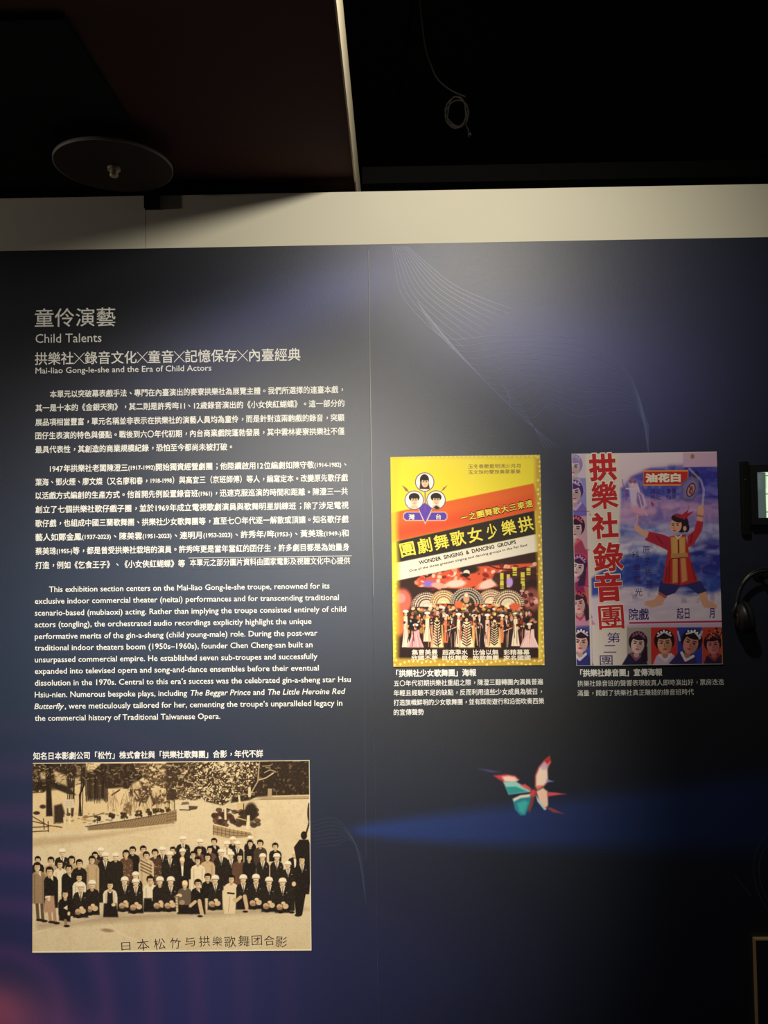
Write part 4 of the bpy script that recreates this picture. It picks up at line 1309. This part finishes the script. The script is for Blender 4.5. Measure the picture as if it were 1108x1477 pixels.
# cream title column, side portraits
cv.poly([(158, 40), (330, 40), (345, 300), (330, 600), (190, 700), (200, 1160), (178, 1160), (165, 600)], (228, 212, 204), 8)
cv.poly([(190, 940), (372, 950), (372, 1160), (190, 1160)], (228, 214, 206), 4)
cells = [(86, 50, 160, 178, (214, 196, 210)), (90, 178, 164, 350, (150, 140, 206)), (96, 352, 168, 550, (206, 160, 176)), (102, 552, 176, 742, (190, 60, 110)), (106, 744, 182, 946, (206, 96, 96)), (112, 948, 192, 1155, (62, 80, 170))]
for i, (xa, ya, xb, yb, col) in enumerate(cells):
    cv.poly([(xa - 12, ya), (xb, ya), (xb + 5, yb), (xa - 8, yb)], col, 2)


def portrait(x, y, r, tilt, skin, hairc, cloth, accent, kd=0):
    c_, s_ = math.cos(tilt), math.sin(tilt)

    def q(u, v):
        return x + (u * c_ - v * s_) * r, y + (u * s_ + v * c_) * r
    cv.poly([q(-1.5, 2.6), q(-.9, 1.25), q(0, .9), q(.9, 1.25), q(1.6, 2.6)], cloth, 3)
    cv.line([q(-.6, 1.2), q(0, 1.8), q(.6, 1.2)], r * .28, accent)
    cv.ell(*q(0, -.28), r * 1.06, r * 1.15, hairc, tilt)
    if kd == 1:
        cv.poly([q(.4, -.3), q(1.1, .2), q(1.35, 1.8), q(.6, 2.1), q(.5, .9)], hairc, 3)
    cv.line([q(0, .5), q(0, 1.25)], r * .62, shade(skin, .82))
    cv.ell(*q(0, .12), r * .74, r * .96, skin, tilt)
    cv.ell(*q(.36, .3), r * .36, r * .6, shade(skin, .8), tilt, soft=.5, op=.8)
    cv.ell(*q(0, -.82), r * .8, r * .42, hairc, tilt)
    for s2 in (-1, 1):
        cv.line([q(s2 * .14, -.2), q(s2 * .48, -.27)], r * .1, (44, 26, 34))
        cv.ell(*q(s2 * .31, -.02), r * .16, r * .075, (40, 24, 40), tilt)
    cv.line([q(.02, 0), q(-.06, .34), q(.08, .36)], r * .07, shade(skin, .66))
    cv.ell(*q(0, .62), r * .2, r * .085, (192, 50, 70), tilt)
    cv.line([q(-.7, -.75), q(0, -1.18), q(.7, -.75)], r * .16, accent)
    for k in range(5):
        cv.ell(*q(-.6 + .3 * k, -1.05 - .12 * (2 - abs(k - 2))), r * .1, r * .1, shade(accent, 1.15))


for x_, y_, r_, tl, sk, hr, cl, ac, kd in (
        (96, 120, 46, .1, (226, 196, 206), (150, 130, 186), (190, 170, 206), (170, 150, 200), 0),
        (100, 255, 48, -.1, (224, 186, 200), (70, 50, 120), (120, 100, 190), (200, 170, 210), 0),
        (106, 440, 48, .1, (232, 190, 196), (52, 30, 56), (170, 60, 90), (210, 90, 110), 0),
        (118, 640, 46, .25, (238, 200, 206), (64, 36, 70), (150, 30, 90), (190, 130, 180), 1),
        (122, 830, 46, -.15, (232, 180, 180), (60, 32, 50), (206, 140, 170), (190, 70, 90), 1),
        (135, 1030, 50, .05, (236, 184, 178), (44, 28, 44), (50, 50, 120), (220, 200, 220), 0)):
    portrait(x_, y_, r_, tl, sk, hr, cl, ac, kd)
cv.poly([(160, 50), (176, 50), (186, 550), (196, 1150), (186, 1150), (172, 550)], (228, 212, 204), 2)
for yy in (350, 550, 742, 946):
    cv.line([(84, yy), (180, yy)], 4, (120, 80, 110), .8)
# bottom row of portraits
for xa, xb, col in ((375, 500, (170, 156, 148)), (500, 636, (206, 52, 48)), (636, 766, (52, 62, 160)), (766, 890, (196, 70, 50))):
    cv.poly([(xa, 950), (xb, 948), (xb + 2, 1160), (xa + 2, 1160)], col, 1.5)
cv.poly([(375, 938), (890, 932), (890, 952), (375, 954)], (206, 180, 206), 3)
portrait(432, 1038, 46, .12, (240, 196, 190), (42, 26, 40), (40, 34, 70), (150, 80, 110), 1)
portrait(571, 1035, 50, -.05, (226, 160, 130), (40, 26, 34), (206, 180, 210), (230, 210, 220), 0)
portrait(708, 1034, 52, .3, (214, 140, 124), (38, 26, 36), (60, 44, 100), (226, 214, 226), 0)
portrait(822, 1044, 44, -.1, (206, 120, 122), (44, 20, 30), (50, 34, 60), (150, 50, 60), 0)
cv.line([(640, 975), (650, 1020)], 10, (220, 206, 226), .8)
cv.line([(764, 975), (752, 1010)], 12, (210, 196, 226), .8)
for k in range(22):
    cv.ell(rnd.uniform(785, 868), rnd.uniform(955, 1010), 5, 5, rnd.choice([(90, 40, 50), (210, 120, 80), (44, 24, 34)]))
cv.line([(390, 930), (870, 922)], 9, (186, 40, 96))
cv.line([(868, 1010), (872, 1140)], 5, (206, 120, 60))
# flying attendant
cv.poly([(385, 200), (430, 205), (460, 260), (480, 320), (440, 350), (400, 330), (390, 270)], (214, 190, 220), 6)
cv.ell(405, 210, 15, 18, (206, 170, 186))
cv.ell(405, 195, 20, 12, (140, 90, 130))
for k in range(7):
    a_ = k / 6
    cv.line([(430 + 20 * a_, 250 + 12 * k), (425 + 55 * a_, 300 + 12 * k)], 5, rnd.choice([(150, 100, 170), (110, 80, 160), (230, 206, 226)]), .9)
cv.line([(352, 185), (368, 280)], 4, (150, 110, 170))
cv.line([(370, 230), (372, 290)], 6, (130, 80, 140), .8)
cv.ell(440, 345, 42, 22, (220, 160, 190), .3, soft=.4)
cv.poly([(420, 360), (440, 372), (430, 395), (420, 380)], (206, 140, 180), 4)
cv.line([(372, 232), (400, 236), (425, 228)], 9, (226, 196, 214), .9)
cv.line([(440, 215), (448, 250), (470, 262)], 7, (120, 84, 150), .8)
cv.poly([(428, 250), (452, 262), (466, 320), (440, 334), (424, 300)], (150, 110, 176), 3, .85)
cv.line([(436, 262), (452, 326)], 4, (232, 214, 232), .9)
cv.ell(405, 214, 9, 11, (232, 196, 200))
for k in range(5):
    cv.line([(405, 200), (392 + 7 * k, 180 - 5 * (2 - abs(k - 2)))], 4, (170, 110, 150), .9)
cv.ell(508, 313, 6, 12, (180, 50, 70), -.4)
# oil bottle and its label board
cv.poly([(460, 138), (695, 136), (694, 205), (650, 218), (462, 218)], (232, 150, 70), 1.5)
cv.poly([(463, 146), (692, 145), (690, 200), (648, 210), (463, 210)], (196, 46, 52), 1.5)
cv.poly([(655, 212), (690, 178), (718, 165), (748, 185), (753, 242), (722, 298), (690, 302), (655, 288)], (112, 98, 150), 2)
cv.poly([(668, 218), (695, 190), (720, 182), (738, 200), (740, 240), (715, 285), (672, 280)], (140, 124, 176), 5, .8)
cv.poly([(718, 150), (738, 140), (750, 160), (738, 178), (720, 172)], (46, 36, 70), 2)
cv.ell(708, 240, 22, 38, (60, 40, 80), .35)
cv.ell(708, 240, 17, 32, (196, 130, 130), .35)
cv.line([(702, 222), (708, 235), (700, 250), (712, 262)], 6, (70, 36, 60))
cv.line([(712, 222), (716, 252)], 5, (70, 36, 60))
cv.line([(700, 130), (760, 190), (775, 240), (768, 320)], 12, (226, 214, 236), .5)
# the child in the red robe
SK = (226, 166, 140)
cv.poly([(465, 820), (520, 808), (545, 770), (580, 790), (560, 835), (510, 850), (470, 838)], SK, 2)
cv.poly([(748, 770), (785, 765), (800, 815), (845, 838), (838, 858), (775, 850), (755, 810)], SK, 2)
cv.line([(545, 775), (575, 795)], 16, (170, 60, 60), .7)
cv.poly([(550, 715), (600, 690), (690, 700), (760, 715), (790, 765), (745, 780), (690, 740), (650, 740), (625, 775), (580, 790), (538, 765)], (54, 50, 110), 2)
cv.poly([(580, 600), (600, 480), (680, 470), (705, 600), (745, 715), (660, 735), (560, 722)], (190, 46, 46), 2)
cv.poly([(485, 455), (560, 470), (610, 490), (600, 560), (540, 530), (470, 500)], (178, 44, 66), 2)
cv.poly([(690, 480), (725, 450), (740, 395), (772, 405), (765, 450), (720, 525), (690, 540)], (186, 46, 56), 2)
cv.poly([(412, 425), (432, 420), (455, 445), (490, 458), (480, 490), (440, 465), (418, 450)], SK, 2)
cv.line([(428, 372), (432, 395), (420, 425)], 5, (220, 170, 180))
cv.poly([(745, 322), (770, 318), (776, 345), (765, 405), (738, 398), (742, 350)], SK, 2)
cv.line([(742, 372), (770, 378)], 10, (170, 80, 70), .7)
cv.poly([(602, 485), (640, 478), (680, 485), (678, 570), (606, 572)], (206, 150, 80), 2)
cv.poly([(612, 490), (638, 490), (640, 720), (612, 724)], (222, 170, 100), 4, .8)
cv.poly([(648, 490), (672, 490), (690, 710), (660, 722)], (222, 170, 100), 4, .8)
cv.line([(643, 500), (646, 730)], 7, (120, 30, 40))
cv.poly([(604, 570), (690, 566), (694, 592), (604, 596)], (200, 140, 80), 2)
cv.line([(606, 596), (690, 590)], 4, (110, 30, 40))
for p_ in ([(585, 640), (575, 715)], [(710, 620), (730, 705)], [(598, 610), (592, 715)], [(530, 480), (560, 520)], [(715, 470), (705, 515)]):
    cv.line(p_, 8, (130, 24, 40), .7)
cv.line([(628, 478), (640, 492), (660, 472)], 5, (236, 220, 214))
cv.ell(660, 415, 36, 46, (44, 28, 44))
cv.ell(684, 436, 16, 24, (44, 28, 44))
cv.ell(630, 424, 30, 38, SK, .12)
cv.ell(676, 440, 9, 13, SK)
cv.ell(640, 388, 34, 20, (44, 28, 44), .2)
cv.ell(648, 375, 28, 10, (150, 46, 60), .25)
cv.poly([(650, 378), (690, 345), (700, 318), (690, 360), (725, 350), (690, 382), (672, 395)], (182, 40, 60), 2)
for s_ in (0, 1):
    cv.line([(608 + 24 * s_, 415), (622 + 24 * s_, 413)], 4, (60, 34, 40))
    cv.ell(615 + 24 * s_, 422, 6, 3, (50, 30, 44))
cv.line([(622, 425), (616, 438), (624, 440)], 3, (176, 110, 100))
cv.ell(622, 451, 8, 3.5, (186, 60, 70))
e = 0.0018
cv.fill(((cv.zs < bz0 + e) | (cv.zs > bz1 - e) | (cv.xs < bx0 + e)) * 0.8, (226, 220, 214))
cv.build('poster_print', M['art'], BLU)
box('backing_board', (bx0, -0.011, bz0), (bx1, -0.0062, bz1), M['board'], BLU)


def p6(x, y):
    return 800 + x / 3.597, 640 + y / 3.597


def column(L, chars, xa, ya, xb, yb, w, h, bold, rot=0.0):
    for i, ch in enumerate(chars):
        q = i / max(1, len(chars) - 1)
        x, y = p6(xa + (xb - xa) * q, ya + (yb - ya) * q)
        L.add(ch, x - w / 2, x + w / 2, y, h, bold, rot=rot)


for d_, nm, ink, bold in ((D1, 'title_outline', 'white', .024), (D2, 'title_lettering', 'red', .0)):
    L = Lettering(d_)
    pad = 1.3 if nm == 'title_outline' else 0
    for ch, xa, xb, y_, h_ in (('拱', 178, 322, 122, 40), ('樂', 188, 330, 268, 41), ('社', 192, 330, 425, 38), ('錄', 200, 358, 588, 43), ('音', 208, 352, 745, 42), ('團', 228, 360, 898, 38)):
        L.add(ch, p6(xa, 0)[0] - pad / 2, p6(xb, 0)[0] + pad / 2, p6(0, y_)[1], h_ + pad, bold + {'團': .012, '樂': .024, '錄': .024}.get(ch, .036), rot=.04)
    L.build(nm, INKS[ink], BLU)
L = Lettering(D1)
L.add('油花白', p6(470, 0)[0], p6(655, 0)[0], p6(0, 178)[1], 12.5, .06)
L.build('label_lettering', INKS['white'], BLU)
L = Lettering(D1)
L.add('提止・暈暈', p6(497, 0)[0], p6(632, 0)[0], p6(0, 247)[1], 8.2, .0)
L.add('神吐　船車', p6(497, 0)[0], p6(632, 0)[0], p6(0, 277)[1], 8.2, .0)
L.build('remedy_lettering', INKS['violet'], BLU)
for chars, q in (('原子佈景', (477, 550, 492, 730)), ('科學電光', (420, 578, 436, 770))):
    L = Lettering(D1)
    column(L, chars, *q, 10.5, 12, .0)
    L.build('scenery_lettering', INKS['violet'], BLU)
L = Lettering(D1)
L.add('院戲', p6(386, 0)[0], p6(490, 0)[0], p6(0, 885)[1], 17.5, .012)
L.build('theatre_lettering', INKS['violet'], BLU)
L = Lettering(D1)
L.add('起日', p6(634, 0)[0], p6(700, 0)[0], p6(0, 880)[1], 17, .012)
L.build('day_lettering', INKS['violet'], BLU)
L = Lettering(D1)
L.add('月', p6(803, 0)[0], p6(830, 0)[0], p6(0, 877)[1], 15.5, .02)
L.build('month_lettering', INKS['violet'], BLU)
L = Lettering(D1)
column(L, '第二團', 307, 1006, 268, 1122, 18.5, 15.5, .0)
L.build('troupe_lettering', INKS['violet'], BLU)

# ------------------------------------------------------------------ disc on its bracket above the wall
DX, DY, DZ = -0.723, -0.214, 2.518
DISC = empty('ceiling_disc', (DX, DY, DZ), 'dark round disc with a centre bolt on a black bracket at the wall top', 'disc')
vs, fs = lathe([(0.1445, 0.0), (0.149, 0.001), (0.149, 0.009), (0.1445, 0.010)], 96)
mesh_obj('disc_plate', [(x + DX, y + DY, z + DZ) for x, y, z in vs], fs, M['disc'], DISC, True)
vs, fs = lathe([(0.1491, 0.0005), (0.1507, 0.001), (0.1507, 0.0095), (0.1491, 0.010)], 96)
mesh_obj('disc_rim', [(x + DX, y + DY, z + DZ) for x, y, z in vs], [f for f in fs if len(f) == 4], M['discrim'], DISC, True)
prof = [(0.0, -0.024), (0.010, -0.0235), (0.0105, -0.022)]
for k in range(6):
    prof += [(0.0112, -0.022 + k * .0024 + .0008), (0.0098, -0.022 + k * .0024 + .002)]
prof += [(0.0165, -0.007), (0.0165, 0.0), (0.0, 0.0)]
vs, fs = lathe(prof[1:-1], 24)
mesh_obj('bolt', [(x + DX, y + DY, z + DZ) for x, y, z in vs], fs, M['bolt'], DISC)
b0, b1 = W(207.5, 290, .02)[0], W(228, 290, .02)[0]
bz = W(218, 299, .02)[1]
bm = bmesh.new()
for lo, hi in (((b0, -.020, bz), (b1, -.0012, 2.556)), ((b0 + .003, -.020, 2.5385), (b1 - .003, .13, 2.556)), ((b0, .104, 2.49), (b1, .125, 2.556)), ((b0 - .004, -.150, 2.5305), (b1 - .008, -.018, 2.540))):
    r_ = bmesh.ops.create_cube(bm, size=1.0)
    for v in r_['verts']:
        for k in range(3):
            v.co[k] = lo[k] if v.co[k] < 0 else hi[k]
bm_obj('clamp_bracket', bm, M['bracket'], DISC)

# ------------------------------------------------------------------ right-hand edge: screen, headphones, low board
sxa, sza = W(1081.5, 671, .03)
SCR = empty('wall_screen', (sxa + .14, -.006, 1.62), 'small black-framed lit screen at the right edge, above the headphones', 'screen')
szb = W(1083, 757, .03)[1]
bm = bmesh.new()
for lo, hi in (((sxa, -.034, szb), (sxa + .0185, -.0065, sza)), ((sxa + .27, -.034, szb), (sxa + .289, -.0065, sza)), ((sxa + .0185, -.034, szb), (sxa + .27, -.0065, szb + .019)), ((sxa + .0185, -.034, sza - .020), (sxa + .27, -.0065, sza))):
    r_ = bmesh.ops.create_cube(bm, size=1.0)
    for v in r_['verts']:
        for k in range(3):
            v.co[k] = lo[k] if v.co[k] < 0 else hi[k]
bm_obj('bezel', bm, M['plastic'], SCR)
box('case', (sxa + .002, -.026, szb + .002), (sxa + .287, -.0066, sza - .002), M['pad'], SCR)
box('wall_bracket', (sxa - .020, -.022, szb - .03), (sxa + .002, -.0066, sza + .012), M['bracket'], SCR, .003)
vs, fs = lathe([(.003, 0), (.0035, .002), (.0015, .004)], 16)
wx, wz = W(1075, 692, .022)
mesh_obj('screw', [(x + wx, -.022 - z, y + wz) for x, y, z in vs], fs, M['chrome'], SCR)
cv = Canvas(sxa + .018, sxa + .271, szb + .0185, sza - .0195, 170, 90, .0285, c8(206, 226, 190))
cv.view(1060, 650, 11.354)
cv.poly([(340, 340), (502, 360), (520, 1120), (340, 1130)], (66, 78, 76), 3)
cv.poly([(360, 365), (450, 370), (440, 600), (365, 620)], (96, 106, 106), 60, .6)
cv.poly([(440, 430), (500, 440), (500, 600), (430, 600)], (66, 84, 76), 30, .6)
for yy in (408, 710, 1005):
    cv.line([(505, yy), (3500, yy - 60)], 14, (30, 66, 52))
for k in range(7):
    for j in range(3):
        cv.poly([(640 + 380 * k, 450 + 300 * j), (880 + 380 * k, 445 + 300 * j), (880 + 380 * k, 660 + 300 * j), (640 + 380 * k, 665 + 300 * j)], (150 + 10 * (k % 3), 176, 150), 6, .5)
scr = cv.build('lit_display', M['screen'], SCR)

HX, HZ = W(1108, 875, .06)
HY = -.05
HP = empty('headphones', (HX, HY, HZ), 'black headphones hanging on the right panel below the lit screen', 'headphones')
arc = [(HX + .078 * math.cos(a), HY, HZ + .012 + .085 * math.sin(a)) for a in np.linspace(math.pi * 1.02, -math.pi * .02, 25)]
vs, fs = tube(arc, .006, 10)
hb = mesh_obj('headband', vs, fs, M['plastic'], HP, True)
arc = [(HX + .0785 * math.cos(a), HY - .003, HZ + .013 + .0915 * math.sin(a)) for a in np.linspace(math.pi * .85, math.pi * .15, 19)]
vs, fs = tube(arc, .0022, 8)
mesh_obj('headband_trim', vs, fs, M['chrome'], HP, True)
for s_ in (-1, 1):
    ce = Vector((HX + s_ * .060, HY, HZ - .030))
    ax = Vector((s_, 0, -.15)).normalized()
    rotm = ax.to_track_quat('Z', 'Y').to_matrix()
    vs, fs = lathe([(.020, -.016), (.034, -.014), (.038, -.006), (.036, 0)], 32)
    cup = mesh_obj('ear_cushion', [ce + rotm @ Vector((x, y * 1.2, z)) for x, y, z in vs], fs, M['pad'], HP, True)
    vs, fs = lathe([(.037, 0), (.037, .008), (.030, .018), (.015, .022)], 32)
    cup = mesh_obj('ear_cup', [ce + rotm @ Vector((x, y * 1.2, z)) for x, y, z in vs], fs, M['plastic'], HP, True)
    vs, fs = lathe([(.0150, .0222), (.0165, .0225), (.0165, .0235), (.0140, .0238)], 24)
    mesh_obj('cup_trim', [ce + rotm @ Vector((x, y * 1.2, z)) for x, y, z in vs], fs, M['chrome'], cup, True)
    vs, fs = tube([(HX + s_ * .0785, HY, HZ + .02), (HX + s_ * .088, HY, HZ - .01), (HX + s_ * .084, HY, HZ - .03)], [.005, .006, .006], 8)
    mesh_obj('yoke', vs, fs, M['plastic'], HP, True)
HK = empty('wall_hook', (HX, -.006, HZ + .09), 'black wall hook holding the headphones', 'hook')
vs, fs = tube(smooth_path([(HX, -.006, HZ + .085), (HX, -.03, HZ + .082), (HX, -.06, HZ + .082), (HX, -.074, HZ + .088), (HX, -.078, HZ + .104)], 5), .006, 10)
mesh_obj('hook_arm', vs, fs, M['bracket'], HK, True)
vs, fs = lathe([(.018, 0), (.018, .004), (.014, .006)], 24)
mesh_obj('wall_plate', [(x + HX, -.0066 - z, y + HZ + .085) for x, y, z in vs], fs, M['bracket'], HK)

lx, lz = W(1088.5, 1354.5, .020)
LOW = empty('low_board', (lx + .25, -.007, .02), 'dark navy board with a pale wooden edge, low at the right edge', 'board')
box('board_face', (lx + .0035, -.0205, .02), (lx + .6, -.0066, lz - .0035), M['navyboard'], LOW)
box('top_edge', (lx, -.021, lz - .0035), (lx + .6, -.0066, lz), M['wood'], LOW)
box('side_edge', (lx, -.021, .02), (lx + .003, -.0066, lz - .0036), M['wood'], LOW)

# ------------------------------------------------------------------ cable coil in the dark above the wall
def air(px, py, y):
    """Point on the sight line of a photo pixel at depth y."""
    v = CW * F + CR * (px - 554.0) + CU * (738.5 - py)
    t = (y + DIST) / v[1]
    return (v[0] * t, y, EYE + v[2] * t)


CO = empty('cable_coil', air(660, 155, .3), 'coiled dark cable hanging in the black void above the wall', 'cable')
coil = []
for k in range(70):
    a_ = k / 69 * 2 * math.pi * 3.4
    coil.append(air(659 + (15 + 2.5 * math.sin(k * .7)) * math.cos(a_), 163 + (21 + 3 * math.cos(k * .45)) * math.sin(a_), .3 + .02 * math.sin(k * .31)))
vs, fs = tube(coil, .0032, 6)
mesh_obj('coil_loops', vs, fs, M['cable'], CO, True)
top = air(612, 60, .32)
vs, fs = tube(smooth_path([(top[0] - .02, .32, 3.4), top, air(622, 95, .3), air(632, 115, .3), air(650, 130, .3), air(672, 140, .3)], 6), .0034, 6)
mesh_obj('hanging_lead', vs, fs, M['cable'], CO, True)
vs, fs = tube([air(671, 178, .3), air(676, 188, .3), air(676, 198, .3)], .003, 6)
mesh_obj('loose_end', vs, fs, M['cable'], CO, True)
vs, fs = tube([air(677, 190, .3), air(679, 196, .3)], .005, 8)
mesh_obj('plug', vs, fs, M['plastic'], CO, True)

# ------------------------------------------------------------------ the lamp fittings on the ceiling track (above the frame); the last one is added for the side fill
for (loc, aim), lab in zip(LAMPS, ('black track spotlight close to the wall', 'black track spotlight farther from the wall', 'added black fill spotlight under the maroon soffit')):
    lo, di = Vector(loc), (Vector(aim) - Vector(loc)).normalized()
    FX = empty('track_spotlight', loc, lab + ', hung from the black ceiling', 'spotlight')
    rm = di.to_track_quat('Z', 'Y').to_matrix()
    vs, fs = lathe([(.052, -.03), (.052, -.16), (.030, -.19), (.010, -.19)], 32)
    mesh_obj('lamp_housing', [lo + rm @ Vector(v) for v in vs], fs, M['bracket'], FX, True)
    tp = lo + rm @ Vector((0, 0, -.12))
    vs, fs = tube([tp, (tp.x, tp.y, 3.39 if tp.x > sx else 2.57)], .008, 8)
    mesh_obj('stem', vs, fs, M['bracket'], FX)
